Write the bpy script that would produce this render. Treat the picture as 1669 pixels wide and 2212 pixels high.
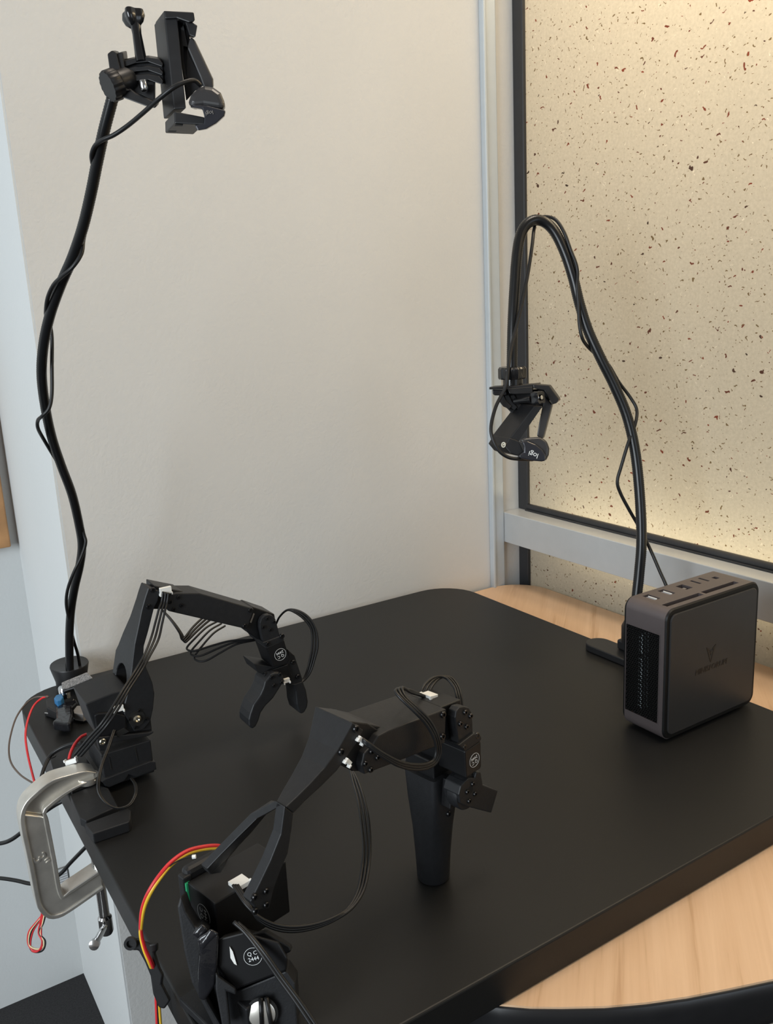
import bpy, bmesh, math, random
from mathutils import Vector, Matrix
random.seed(7)
for o in list(bpy.data.objects): bpy.data.objects.remove(o)
scene = bpy.context.scene
COL = scene.collection

# ------------------------------------------------------------------ camera
F_PX, PITCH, ROLL, YAW = 1886.09, 0.235384, 0.0491483, 0.559099
CX, CY = 834.5, 1106.0
CAM = Vector((0, 0, 0.4))                      # 40 cm above the black board top (z = 0)
FW = Vector((math.sin(YAW)*math.cos(PITCH), math.cos(YAW)*math.cos(PITCH), -math.sin(PITCH)))
_r = Vector((math.cos(YAW), -math.sin(YAW), 0)); _d = FW.cross(_r)
RT = math.cos(ROLL)*_r + math.sin(ROLL)*_d
DN = -math.sin(ROLL)*_r + math.cos(ROLL)*_d
cd = bpy.data.cameras.new('camera'); cam = bpy.data.objects.new('camera', cd); COL.objects.link(cam)
M = Matrix((RT, -DN, -FW)).transposed().to_4x4(); M.translation = CAM
cam.matrix_world = M
cd.sensor_fit = 'HORIZONTAL'; cd.sensor_width = 36; cd.lens = 36*F_PX/1669
cd.clip_start = 0.02
scene.camera = cam

# ------------------------------------------------------------------ world, lights, exposure
w = bpy.data.worlds.new('room'); scene.world = w; w.use_nodes = True
w.node_tree.nodes['Background'].inputs[0].default_value = (1.0, 0.95, 0.89, 1)
w.node_tree.nodes['Background'].inputs[1].default_value = 0.16
def area(name, loc, target, sx, sy, power, col):
    l = bpy.data.lights.new(name, 'AREA'); l.shape = 'RECTANGLE'; l.size = sx; l.size_y = sy
    l.energy = power; l.color = col
    o = bpy.data.objects.new(name, l); COL.objects.link(o); o.location = loc
    o.rotation_euler = (Vector(target)-Vector(loc)).to_track_quat('-Z', 'Y').to_euler()
    return o
area('daylight_window_far_left', (-2.2, -0.3, 0.75), (0.3, 0.9, 0.1), 1.3, 1.6, 74, (0.86, 0.94, 1.0))
area('daylight_window_behind', (0.5, -2.6, 0.7), (0.4, 0.8, 0.1), 1.2, 1.3, 10, (0.76, 0.88, 1.0))
area('ceiling_lamp', (0.58, 0.45, 2.30), (0.58, 0.46, 0.0), 0.6, 0.6, 19, (1.0, 0.87, 0.72))
# lamps inside the light box behind the speckled resin panel
area('panel_lamp_top', (1.02, 0.30, 1.04), (0.868, 0.34, 0.66), 0.95, 0.10, 18, (1.0, 0.80, 0.54))
area('panel_lamp_bottom', (0.930, 0.20, 0.060), (0.868, 0.20, 0.11), 1.4, 0.03, 1.6, (1.0, 0.85, 0.58))
vs = scene.view_settings
vs.view_transform = 'Standard'; vs.look = 'None'; vs.exposure = 0.0; vs.gamma = 1.0; vs.use_curve_mapping = False

# ------------------------------------------------------------------ pixel -> point on a known plane of the place
def ray(px, py): return RT*((px-CX)/F_PX) + DN*((py-CY)/F_PX) + FW
def at_d(px, py, d): return CAM + ray(px, py)*d
def at_x(px, py, X): r = ray(px, py); return CAM + r*(X/r.x)
def at_y(px, py, Y): r = ray(px, py); return CAM + r*(Y/r.y)
def at_z(px, py, Z): r = ray(px, py); return CAM + r*((Z-CAM.z)/r.z)
def zc(pts, s, ox, oy): return [(ox+x/s, oy+y/s) for x, y in pts]

# ------------------------------------------------------------------ materials
MATS = {}
def mat(name, col, rough=0.5, metal=0.0, spec=0.5, var=0.12, vscale=60, bump=0.0, bscale=400, coat=0.0, rvar=0.0):
    m = bpy.data.materials.new(name); m.use_nodes = True; nt = m.node_tree; N = nt.nodes; L = nt.links
    b = N['Principled BSDF']
    b.inputs['Roughness'].default_value = rough; b.inputs['Metallic'].default_value = metal
    b.inputs['Specular IOR Level'].default_value = spec; b.inputs['Coat Weight'].default_value = coat
    tc = N.new('ShaderNodeTexCoord')
    no = N.new('ShaderNodeTexNoise'); no.inputs['Scale'].default_value = vscale; no.inputs['Detail'].default_value = 4
    L.new(tc.outputs['Object'], no.inputs['Vector'])
    rp = N.new('ShaderNodeValToRGB')
    rp.color_ramp.elements[0].color = [c*(1-var) for c in col]+[1]
    rp.color_ramp.elements[1].color = [min(1, c*(1+var)) for c in col]+[1]
    rp.color_ramp.elements[0].position = .3; rp.color_ramp.elements[1].position = .7
    L.new(no.outputs['Fac'], rp.inputs['Fac']); L.new(rp.outputs['Color'], b.inputs['Base Color'])
    if rvar:
        mr = N.new('ShaderNodeMapRange'); mr.inputs[3].default_value = rough-rvar; mr.inputs[4].default_value = rough+rvar
        L.new(no.outputs['Fac'], mr.inputs[0]); L.new(mr.outputs[0], b.inputs['Roughness'])
    if bump:
        n2 = N.new('ShaderNodeTexNoise'); n2.inputs['Scale'].default_value = bscale; n2.inputs['Detail'].default_value = 3
        L.new(tc.outputs['Object'], n2.inputs['Vector'])
        bp = N.new('ShaderNodeBump'); bp.inputs['Strength'].default_value = bump; bp.inputs['Distance'].default_value = .001
        L.new(n2.outputs['Fac'], bp.inputs['Height']); L.new(bp.outputs['Normal'], b.inputs['Normal'])
    MATS[name] = m; return m
mat('wall_beige', (.605, .60, .58), .8, var=.015, vscale=6, bump=.35, bscale=260)
mat('wall_white', (.62, .635, .63), .8, var=.012, vscale=6, bump=.25, bscale=260)
mat('trim_metal', (.52, .57, .61), .35, metal=.25, var=.02)
mat('rail_paint', (.43, .44, .44), .24, var=.02)
mat('gasket_black', (.022, .023, .026), .38, var=.1)
mat('carpet', (.022, .021, .022), .95, var=.4, vscale=400, bump=.6, bscale=700)
mat('board_black', (.008, .008, .008), .45, spec=.33, var=.08, vscale=900, bump=.04, bscale=1500)
mat('edge_black', (.012, .012, .013), .32, var=.1)
mat('plastic_black', (.010, .010, .011), .42, spec=.4, var=.15, vscale=150)
mat('print_black', (.0125, .013, .0145), .48, spec=.33, var=.12, vscale=250, bump=.08, bscale=900)
mat('servo_black', (.006, .006, .0068), .42, spec=.35, var=.12)
mat('cable_black', (.009, .009, .0095), .42, spec=.4, var=.1)
mat('tube_black', (.008, .0083, .009), .28, var=.1, spec=.4)
mat('gloss_black', (.010, .010, .011), .18, var=.1, spec=.6)
mat('tape_black', (.011, .011, .013), .14, var=.2, spec=.6, bump=.5, bscale=140)
mat('hole_black', (.003, .003, .003), .8)
mat('webcam_grey', (.030, .029, .030), .33, var=.05)
mat('webcam_face', (.022, .023, .029), .22, var=.05)
mat('connector_white', (.80, .80, .77), .45, var=.03)
mat('print_white', (.78, .80, .80), .5, var=.03)
mat('zinc', (.72, .69, .63), .36, metal=.82, var=.12, vscale=60, bump=.03, bscale=200, rvar=.06)
mat('steel', (.72, .72, .72), .16, metal=1, var=.05)
mat('screw_black', (.02, .02, .021), .25, metal=.6, var=.1)
mat('brass_screw', (.75, .70, .58), .22, metal=1, var=.05)
mat('felt_grey', (.22, .21, .20), .95, var=.55, vscale=900, bump=.9, bscale=1200)
mat('pc_shell', (.11, .092, .092), .42, metal=.35, var=.04)
mat('pc_face', (.026, .025, .025), .42, var=.04, spec=.4)
mat('pc_frame', (.005, .005, .005), .5, spec=.25)
mat('fin_metal', (.80, .88, .92), .5, metal=.1, var=.1)
mat('logo_black', (.004, .004, .004), .3)
mat('blue_plastic', (.03, .16, .36), .4)
mat('usb_blue', (.25, .27, .34), .35, metal=.4)
mat('wire_red', (.62, .025, .03), .4)
mat('wire_yellow', (.80, .50, .04), .4)
mat('wire_cream', (.70, .60, .35), .45)
mat('wire_brown', (.10, .075, .06), .45)
mat('wire_orange', (.70, .25, .08), .45)
mat('pcb_green', (.03, .38, .16), .4)
mat('chip_grey', (.20, .19, .18), .5)
mat('frame_wood', (.46, .24, .10), .4, var=.25, vscale=25)
mat('picture_paper', (.55, .50, .42), .6)
mat('vent_white', (.55, .56, .57), .5, var=.03)

def wood():
    m = bpy.data.materials.new('maple'); m.use_nodes = True; nt = m.node_tree; N = nt.nodes; L = nt.links; b = N['Principled BSDF']
    b.inputs['Roughness'].default_value = .38
    tc = N.new('ShaderNodeTexCoord'); mp = N.new('ShaderNodeMapping'); mp.inputs['Scale'].default_value = (55, 2.6, 8)
    rt = N.new('ShaderNodeMapping'); rt.inputs['Rotation'].default_value = (0, 0, math.radians(47)); L.new(tc.outputs['Object'], rt.inputs['Vector'])
    L.new(rt.outputs[0], mp.inputs['Vector'])
    n1 = N.new('ShaderNodeTexNoise'); n1.inputs['Scale'].default_value = 1; n1.inputs['Detail'].default_value = 6; n1.inputs['Roughness'].default_value = .6
    n1.inputs['Distortion'].default_value = .7
    L.new(mp.outputs[0], n1.inputs['Vector'])
    mp2 = N.new('ShaderNodeMapping'); mp2.inputs['Scale'].default_value = (420, 14, 8)
    L.new(rt.outputs[0], mp2.inputs['Vector'])
    n2 = N.new('ShaderNodeTexNoise'); n2.inputs['Scale'].default_value = 1; n2.inputs['Detail'].default_value = 2; L.new(mp2.outputs[0], n2.inputs['Vector'])
    ad = N.new('ShaderNodeMath'); ad.operation = 'MULTIPLY_ADD'; ad.inputs[1].default_value = .28
    L.new(n2.outputs['Fac'], ad.inputs[0]); L.new(n1.outputs['Fac'], ad.inputs[2])
    rp = N.new('ShaderNodeValToRGB'); e = rp.color_ramp.elements
    e[0].position = .38; e[0].color = (.45, .265, .14, 1); e[1].position = .80; e[1].color = (.68, .46, .29, 1)
    x = e.new(.55); x.color = (.62, .405, .245, 1)
    L.new(ad.outputs[0], rp.inputs['Fac']); L.new(rp.outputs[0], b.inputs['Base Color'])
    MATS['maple'] = m
wood()
def resin():
    m = bpy.data.materials.new('speckled_resin'); m.use_nodes = True; nt = m.node_tree; N = nt.nodes; L = nt.links
    N.remove(N['Principled BSDF']); out = N['Material Output']
    tc = N.new('ShaderNodeTexCoord')
    nz = N.new('ShaderNodeTexNoise'); nz.inputs['Scale'].default_value = 90; nz.inputs['Detail'].default_value = 2
    L.new(tc.outputs['Object'], nz.inputs['Vector'])
    mx = N.new('ShaderNodeMixRGB'); mx.blend_type = 'ADD'; mx.inputs[0].default_value = .016
    L.new(tc.outputs['Object'], mx.inputs[1]); L.new(nz.outputs['Color'], mx.inputs[2])
    sx_ = N.new('ShaderNodeSeparateXYZ'); L.new(mx.outputs[0], sx_.inputs[0])
    cx_ = N.new('ShaderNodeCombineXYZ'); L.new(sx_.outputs[1], cx_.inputs[0]); L.new(sx_.outputs[2], cx_.inputs[1])
    def speck(scale, lo, hi, power, rot, seed):
        mp = N.new('ShaderNodeMapping'); mp.inputs['Scale'].default_value = (1, 1.5, 1); mp.inputs['Location'].default_value = (seed, seed*.7, 0)
        mp.inputs['Rotation'].default_value = (0, 0, math.radians(rot))
        L.new(cx_.outputs[0], mp.inputs['Vector'])
        v = N.new('ShaderNodeTexVoronoi'); v.voronoi_dimensions = '2D'; v.inputs['Scale'].default_value = scale; L.new(mp.outputs[0], v.inputs['Vector'])
        sp = N.new('ShaderNodeSeparateColor'); L.new(v.outputs['Color'], sp.inputs[0])
        pw = N.new('ShaderNodeMath'); pw.operation = 'POWER'; pw.inputs[1].default_value = power; L.new(sp.outputs[0], pw.inputs[0])
        th = N.new('ShaderNodeMath'); th.operation = 'MULTIPLY_ADD'; th.inputs[1].default_value = hi; th.inputs[2].default_value = lo; L.new(pw.outputs[0], th.inputs[0])
        sb = N.new('ShaderNodeMath'); sb.operation = 'SUBTRACT'; L.new(th.outputs[0], sb.inputs[0]); L.new(v.outputs['Distance'], sb.inputs[1])
        g = N.new('ShaderNodeMath'); g.operation = 'MULTIPLY'; g.inputs[1].default_value = 45; g.use_clamp = True; L.new(sb.outputs[0], g.inputs[0])
        return g, sp
    big, bsp = speck(60, -.07, .23, 1.9, 62, 3.1)
    small, ssp = speck(135, -.07, .26, 1.3, 40, 7.7)
    # fibres: thin broken curved lines
    fm = N.new('ShaderNodeTexNoise'); fm.inputs['Scale'].default_value = 45; fm.inputs['Detail'].default_value = 3; L.new(tc.outputs['Object'], fm.inputs['Vector'])
    mf = N.new('ShaderNodeMixRGB'); mf.blend_type = 'ADD'; mf.inputs[0].default_value = .05
    L.new(tc.outputs['Object'], mf.inputs[1]); L.new(fm.outputs['Color'], mf.inputs[2])
    fv = N.new('ShaderNodeTexVoronoi'); fv.feature = 'DISTANCE_TO_EDGE'; fv.inputs['Scale'].default_value = 60; L.new(mf.outputs[0], fv.inputs['Vector'])
    fl = N.new('ShaderNodeMath'); fl.operation = 'LESS_THAN'; fl.inputs[1].default_value = .016; L.new(fv.outputs['Distance'], fl.inputs[0])
    fk = N.new('ShaderNodeTexNoise'); fk.inputs['Scale'].default_value = 95; L.new(tc.outputs['Object'], fk.inputs['Vector'])
    fg = N.new('ShaderNodeMath'); fg.operation = 'GREATER_THAN'; fg.inputs[1].default_value = .65; L.new(fk.outputs['Fac'], fg.inputs[0])
    ff = N.new('ShaderNodeMath'); ff.operation = 'MULTIPLY'; L.new(fl.outputs[0], ff.inputs[0]); L.new(fg.outputs[0], ff.inputs[1])
    # mottled paper
    pn = N.new('ShaderNodeTexNoise'); pn.inputs['Scale'].default_value = 260; pn.inputs['Detail'].default_value = 5; pn.inputs['Roughness'].default_value = .65
    L.new(tc.outputs['Object'], pn.inputs['Vector'])
    rp = N.new('ShaderNodeValToRGB'); e = rp.color_ramp.elements
    e[0].position = .3; e[0].color = (.57, .53, .435, 1); e[1].position = .7; e[1].color = (.68, .635, .53, 1)
    L.new(pn.outputs['Fac'], rp.inputs[0])
    c0 = N.new('ShaderNodeMixRGB'); L.new(ff.outputs[0], c0.inputs[0]); L.new(rp.outputs[0], c0.inputs[1]); c0.inputs[2].default_value = (.84, .79, .67, 1)
    c1 = N.new('ShaderNodeMixRGB'); L.new(small.outputs[0], c1.inputs[0]); L.new(c0.outputs[0], c1.inputs[1]); c1.inputs[2].default_value = (.17, .12, .06, 1)
    bc = N.new('ShaderNodeMixRGB'); L.new(bsp.outputs[1], bc.inputs[0]); bc.inputs[1].default_value = (.05, .035, .025, 1); bc.inputs[2].default_value = (.22, .05, .025, 1)
    c2 = N.new('ShaderNodeMixRGB'); L.new(big.outputs[0], c2.inputs[0]); L.new(c1.outputs[0], c2.inputs[1]); L.new(bc.outputs[0], c2.inputs[2])
    tr = N.new('ShaderNodeBsdfTranslucent'); df = N.new('ShaderNodeBsdfPrincipled'); df.inputs['Roughness'].default_value = .35
    L.new(c2.outputs[0], tr.inputs[0]); L.new(c2.outputs[0], df.inputs['Base Color'])
    ms = N.new('ShaderNodeMixShader'); ms.inputs[0].default_value = .5
    L.new(tr.outputs[0], ms.inputs[1]); L.new(df.outputs[0], ms.inputs[2])
    tp = N.new('ShaderNodeBsdfTransparent'); m2 = N.new('ShaderNodeMixShader'); m2.inputs[0].default_value = .17   # partly see-through sheet, flakes opaque
    fo = N.new('ShaderNodeMath'); fo.operation = 'MULTIPLY_ADD'; fo.inputs[1].default_value = -.17; fo.inputs[2].default_value = .17; L.new(big.outputs[0], fo.inputs[0])
    fo2 = N.new('ShaderNodeMath'); fo2.operation = 'MULTIPLY_ADD'; fo2.inputs[1].default_value = -.17; fo2.use_clamp = True; L.new(small.outputs[0], fo2.inputs[0]); L.new(fo.outputs[0], fo2.inputs[2]); L.new(fo2.outputs[0], m2.inputs[0])
    L.new(ms.outputs[0], m2.inputs[1]); L.new(tp.outputs[0], m2.inputs[2]); L.new(m2.outputs[0], out.inputs['Surface'])
    MATS['resin'] = m
resin()

# ------------------------------------------------------------------ mesh helpers
class MB:
    def __init__(s): s.v = []; s.f = []
    def add(s, vs, fs):
        n = len(s.v); s.v += [tuple(p) for p in vs]; s.f += [tuple(i+n for i in f) for f in fs]; return s
    def loft(s, rings, cap=True, close=False):
        n = len(rings[0]); vs = [p for r in rings for p in r]; fs = []
        R = len(rings)
        for i in range(R if close else R-1):
            j = (i+1) % R
            for k in range(n):
                fs.append((i*n+k, i*n+(k+1) % n, j*n+(k+1) % n, j*n+k))
        if cap and not close: fs.append(tuple(reversed(range(n)))); fs.append(tuple(range((R-1)*n, R*n)))
        return s.add(vs, fs)
    def box(s, lo, hi, mtx=None):
        vs = [Vector((x, y, z)) for x in (lo[0], hi[0]) for y in (lo[1], hi[1]) for z in (lo[2], hi[2])]
        if mtx: vs = [mtx @ v for v in vs]
        return s.add(vs, [(0,1,3,2),(4,6,7,5),(0,4,5,1),(2,3,7,6),(0,2,6,4),(1,5,7,3)])
    def tube(s, pts, r, seg=8, sub=6, ribs=None, raw=False):
        P = pts if raw else smooth(pts, sub)
        rad = r if callable(r) else (lambda t: r)
        rings = []; up = None
        n = len(P)
        for i, p in enumerate(P):
            t = (P[min(i+1, n-1)]-P[max(i-1, 0)]).normalized()
            if up is None:
                up = t.orthogonal().normalized()
            up = (up - t*up.dot(t)).normalized(); sd = t.cross(up)
            rr = rad(i/(n-1))
            if ribs: rr *= (1 if i % 2 else ribs)
            rings.append([p + up*rr*math.cos(a) + sd*rr*math.sin(a) for a in [2*math.pi*k/seg for k in range(seg)]])
        return s.loft(rings)
    def lathe(s, base, axis, prof, seg=20, mod=None):
        axis = axis.normalized(); u = axis.orthogonal().normalized(); v = axis.cross(u)
        rings = []
        for r, h in prof:
            rings.append([base + axis*h + (u*math.cos(a)+v*math.sin(a))*(r*(mod(k) if mod else 1)) for k, a in enumerate([2*math.pi*k/seg for k in range(seg)])])
        return s.loft(rings)
    def prism(s, pts0, pts1): return s.loft([pts0, pts1])
    def build(s, name, m, parent=None, bevel=0, bseg=2, smooth=False, label=None):
        me = bpy.data.meshes.new(name); me.from_pydata(s.v, [], s.f)
        bm = bmesh.new(); bm.from_mesh(me); bmesh.ops.remove_doubles(bm, verts=bm.verts, dist=1e-7)
        bmesh.ops.recalc_face_normals(bm, faces=bm.faces); bm.to_mesh(me); bm.free()
        me.materials.append(MATS[m])
        if smooth:
            me.shade_smooth() if smooth is True else me.shade_smooth()
            if smooth is not True:
                a = math.radians(smooth)
                bm = bmesh.new(); bm.from_mesh(me)
                for e in bm.edges:
                    if len(e.link_faces) == 2 and e.calc_face_angle(0) > a: e.smooth = False
                bm.to_mesh(me); bm.free()
        o = bpy.data.objects.new(name, me); COL.objects.link(o)
        if bevel:
            b = o.modifiers.new('bevel', 'BEVEL'); b.width = bevel; b.segments = bseg; b.limit_method = 'ANGLE'; b.angle_limit = math.radians(35)
            b.harden_normals = False
        if parent: attach(o, parent)
        if label: o['label'] = label
        return o
def attach(o, p):
    o.parent = p
    o.matrix_parent_inverse = world(p).inverted()
def world(o):
    m = Matrix.Translation(o.location) @ o.rotation_euler.to_matrix().to_4x4()
    return (world(o.parent) @ o.matrix_parent_inverse @ m) if o.parent else m
def smooth(pts, sub=6):
    P = [Vector(p) for p in pts]
    if len(P) < 3: return P
    Q = [P[0]*2-P[1]] + P + [P[-1]*2-P[-2]]; out = []
    for i in range(1, len(Q)-2):
        a, b, c, d = Q[i-1:i+3]
        for k in range(sub):
            t = k/sub
            out.append(.5*((2*b)+(c-a)*t+(2*a-5*b+4*c-d)*t*t+(3*b-a-3*c+d)*t**3))
    out.append(P[-1]); return out
def resample(pts, step):
    L = [0]
    for i in range(1, len(pts)): L.append(L[-1]+(pts[i]-pts[i-1]).length)
    n = max(2, int(L[-1]/step)); out = []; j = 0
    for i in range(n+1):
        t = L[-1]*i/n
        while j < len(pts)-2 and L[j+1] < t: j += 1
        k = (t-L[j])/max(1e-9, L[j+1]-L[j]); out.append(pts[j].lerp(pts[j+1], min(1, k)))
    return out
def thing(name, label, cat, loc, group=None):
    o = bpy.data.objects.new(name, None); COL.objects.link(o); o.location = loc; o.empty_display_size = .02
    o['label'] = label; o['category'] = cat
    if group: o['group'] = group
    return o
def tag(o, label, cat, group=None):
    o['label'] = label; o['category'] = cat
    if group: o['group'] = group
    return o
def struct(o): o['kind'] = 'structure'; return o
def pext(pix, d, off):
    """closed outline at depth d, given thickness along off = (right px, down px, metres away)"""
    a = [at_d(x, y, d) for x, y in pix]
    mx_ = sum(x for x, y in pix)/len(pix); my_ = sum(y for x, y in pix)/len(pix)
    o = at_d(mx_+off[0], my_+off[1], d+off[2]) - at_d(mx_, my_, d)
    return MB().prism(a, [p+o for p in a])
def text_mesh(name, body, size, mtx, m, parent=None, ext=.0001):
    c = bpy.data.curves.new(name, 'FONT'); c.body = body; c.size = size; c.align_x = 'CENTER'; c.align_y = 'CENTER'; c.extrude = ext
    c.resolution_u = 3
    t = bpy.data.objects.new(name+'_tmp', c); COL.objects.link(t)
    bpy.context.view_layer.update()
    me = bpy.data.meshes.new_from_object(t.evaluated_get(bpy.context.evaluated_depsgraph_get()))
    bpy.data.objects.remove(t); me.transform(mtx); me.materials.clear(); me.materials.append(MATS[m]); me.name = name
    o = bpy.data.objects.new(name, me); COL.objects.link(o)
    if parent: attach(o, parent)
    return o
def basis(x, y, z, loc):
    m = Matrix((Vector(x).normalized(), Vector(y).normalized(), Vector(z).normalized())).transposed().to_4x4(); m.translation = loc; return m
def boolean(o, cutter):
    b = o.modifiers.new('cut', 'BOOLEAN'); b.operation = 'DIFFERENCE'; b.object = cutter; b.solver = 'EXACT'
    bpy.context.view_layer.update()
    me = bpy.data.meshes.new_from_object(o.evaluated_get(bpy.context.evaluated_depsgraph_get()))
    o.modifiers.clear(); o.data = me
    bpy.data.objects.remove(cutter)
def rrect(x0, x1, y0, y1, rs, n=8):
    """rounded rectangle, radii for corners (x0,y0),(x1,y0),(x1,y1),(x0,y1)"""
    out = []
    for (cx, cy, sx, sy, a0), r in zip(((x0, y0, 1, 1, 180), (x1, y0, -1, 1, 270), (x1, y1, -1, -1, 0), (x0, y1, 1, -1, 90)), rs):
        for k in range(n+1):
            a = math.radians(a0+90*k/n); out.append((cx+sx*r+r*math.cos(a), cy+sy*r+r*math.sin(a)))
    return out

# ================================================================== the room
FLOOR = -0.63
WY = 0.99          # face of the beige wall
GX = 0.862         # face of the speckled panel
struct(MB().box((-2.2, -2.0, FLOOR-.05), (1.3, 1.6, FLOOR)).build('floor', 'carpet'))
struct(MB().box((.196, WY, FLOOR), (1.34, 1.32, 1.7)).build('wall_back', 'wall_beige'))
struct(MB().box((-2.2, 1.30, FLOOR), (.1959, 1.40, 1.7)).build('wall_recess', 'wall_white'))
struct(MB().box((.1935, WY+.0006, FLOOR), (.196, 1.2999, 1.7)).build('wall_return', 'wall_white'))
struct(MB().box((1.30, -1.0, FLOOR), (1.34, WY, 1.7)).build('wall_lightbox', 'chip_grey'))
tr = struct(MB().box((.803, WY-.007, FLOOR), (.8225, WY, 1.7)).build('trim_1', 'trim_metal', bevel=.0015))
MB().box((.799, WY-.010, FLOOR), (.8035, WY, 1.7)).build('bead', 'trim_metal', tr, bevel=.0012)
def open_box(lo, hi):
    # front face and rims of a sheet set in the frame; the rear face is left open so lamp light crosses one diffusing skin
    m = MB().box(lo, hi); m.f = [f for f in m.f if f != (4, 6, 7, 5)]; return m
win = bpy.data.objects.new('window_1', None); COL.objects.link(win); win.location = (GX, WY, 0); win['kind'] = 'structure'
open_box((GX, -1.0, .088), (GX+.006, WY, 1.15)).build('panel', 'resin', win, label='speckled translucent resin panel above the rail')
open_box((GX, -1.0, FLOOR), (GX+.006, WY, .042)).build('panel', 'resin', win, label='speckled resin panel below the rail')
MB().box((.823, -1.0, .040), (GX+.012, WY-.0005, .086)).build('rail', 'rail_paint', win, bevel=.001)
MB().box((GX-.006, WY-.021, .086), (GX, WY-.0003, 1.7)).build('side_gasket', 'gasket_black', win, bevel=.0015)
MB().box((GX-.006, WY-.021, FLOOR), (GX, WY-.0003, .0399)).build('side_gasket', 'gasket_black', win, bevel=.0015)
MB().tube([Vector((GX-.003, -1.0, .0905)), Vector((GX-.003, WY-.02, .0905))], .0052, seg=14).build('bottom_gasket', 'gasket_black', win, smooth=40)
MB().box((GX-.0105, -1.0, .086), (GX, WY-.02, .0885)).build('gasket_lip', 'gasket_black', win, bevel=.0008)

struct(MB().box((GX+.0062, WY-.004, FLOOR), (1.2999, WY-.0002, 1.1499)).build('wall_lightbox_end', 'chip_grey'))
struct(MB().box((GX-.006, -1.0, 1.15), (1.30, WY-.0006, 1.7)).build('wall_glow_block', 'wall_beige'))  # unseen header added to cut the panel's glow on the upper wall
# picture frame on the recess wall
pr = at_y(24, 1181, 1.285)
fr = thing('picture_frame', 'wooden picture frame on the pale wall at the left edge', 'picture frame', (pr.x-.1, 1.30, pr.z))
fx, fz = pr.x, pr.z
MB().box((fx-.022, 1.283, fz), (fx, 1.2998, fz+.30)).build('side_bar', 'frame_wood', fr, bevel=.002)
MB().box((fx-.22, 1.283, fz), (fx-.198, 1.2998, fz+.30)).build('side_bar', 'frame_wood', fr, bevel=.002)
MB().box((fx-.198, 1.283, fz), (fx-.022, 1.2998, fz+.022)).build('bottom_bar', 'frame_wood', fr, bevel=.002)
MB().box((fx-.198, 1.283, fz+.278), (fx-.022, 1.2998, fz+.30)).build('top_bar', 'frame_wood', fr, bevel=.002)
MB().box((fx-.198, 1.292, fz+.022), (fx-.022, 1.296, fz+.278)).build('picture', 'picture_paper', fr)

# small ribbed wall grille seen through the clamp
g0 = at_y(122, 1874, 1.30); g1 = at_y(150, 1930, 1.30)
gr = thing('wall_grille', 'small pale ribbed grille on the wall seen through the clamp', 'vent', (g0.x, 1.30, g1.z))
gx0, gx1, gz0, gz1 = at_y(112, 1880, 1.3).x, at_y(146, 1900, 1.3).x, at_y(140, 1925, 1.3).z, at_y(130, 1874, 1.3).z
MB().box((gx0, 1.297, gz0), (gx1, 1.2999, gz1)).build('backing', 'chip_grey', gr)
for k in range(11):
    z = gz0 + (gz1-gz0)*(k+.5)/11
    MB().box((gx0, 1.291, z-.0011), (gx1, 1.2972, z+.0011)).build('slat', 'vent_white', gr)

# ================================================================== wooden table and black board
WZ = -.0270
outl = [(.855, .19)]
outl += [(.855, .925)] + [(.795+.06*math.cos(a), .925+.06*math.sin(a)) for a in [math.pi/2*k/8 for k in range(1, 9)]]
outl += [(.32, .985), (.26, .96), (.225, .90), (.212, .80), (.212, .60), (.222, .50), (.245, .42), (.2885, .357), (.3025, .3445), (.3175, .3335), (.3395, .3185), (.362, .306), (.386, .2945), (.413, .2835), (.4415, .2725), (.48, .260), (.55, .242), (.64, .226), (.74, .216), (.80, .20)]
tb = thing('wooden_table', 'light maple table with dark edge under the black board', 'table', (.53, .6, FLOOR))
MB().prism([Vector((x, y, WZ)) for x, y in outl], [Vector((x, y, WZ-.0015)) for x, y in outl]).build('table_top', 'maple', tb)
cxm, cym = .53, .6
def inset(o, k): return [(cxm+(x-cxm)*(1-k), cym+(y-cym)*(1-k)) for x, y in o]
rings = [[Vector((x, y, z)) for x, y in inset(outl, k)] for k, z in ((.0, WZ-.0016), (-.004, WZ-.003), (-.007, WZ-.010), (-.007, WZ-.022), (0, WZ-.034), (.02, WZ-.040))]
MB().loft(rings).build('edge_band', 'edge_black', tb, smooth=50)
MB().lathe(Vector((.55, .62, FLOOR+.02)), Vector((0, 0, 1)), [(.035, 0), (.035, .63-.02-.067)], 24).build('pedestal', 'edge_black', tb, smooth=40)
MB().lathe(Vector((.55, .62, FLOOR)), Vector((0, 0, 1)), [(.24, 0), (.24, .008), (.05, .022)], 32).build('foot', 'edge_black', tb, smooth=30)

bo = rrect(.117, .716, .355, .976, (.03, .03, .055, .05))
bd = MB().prism([Vector((x, y, 0)) for x, y in bo], [Vector((x, y, -.0268)) for x, y in bo]).build('black_board', 'board_black', bevel=.0016, bseg=3)
tag(bd, 'square matte black board with rounded corners lying on the wooden table', 'board')

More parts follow.
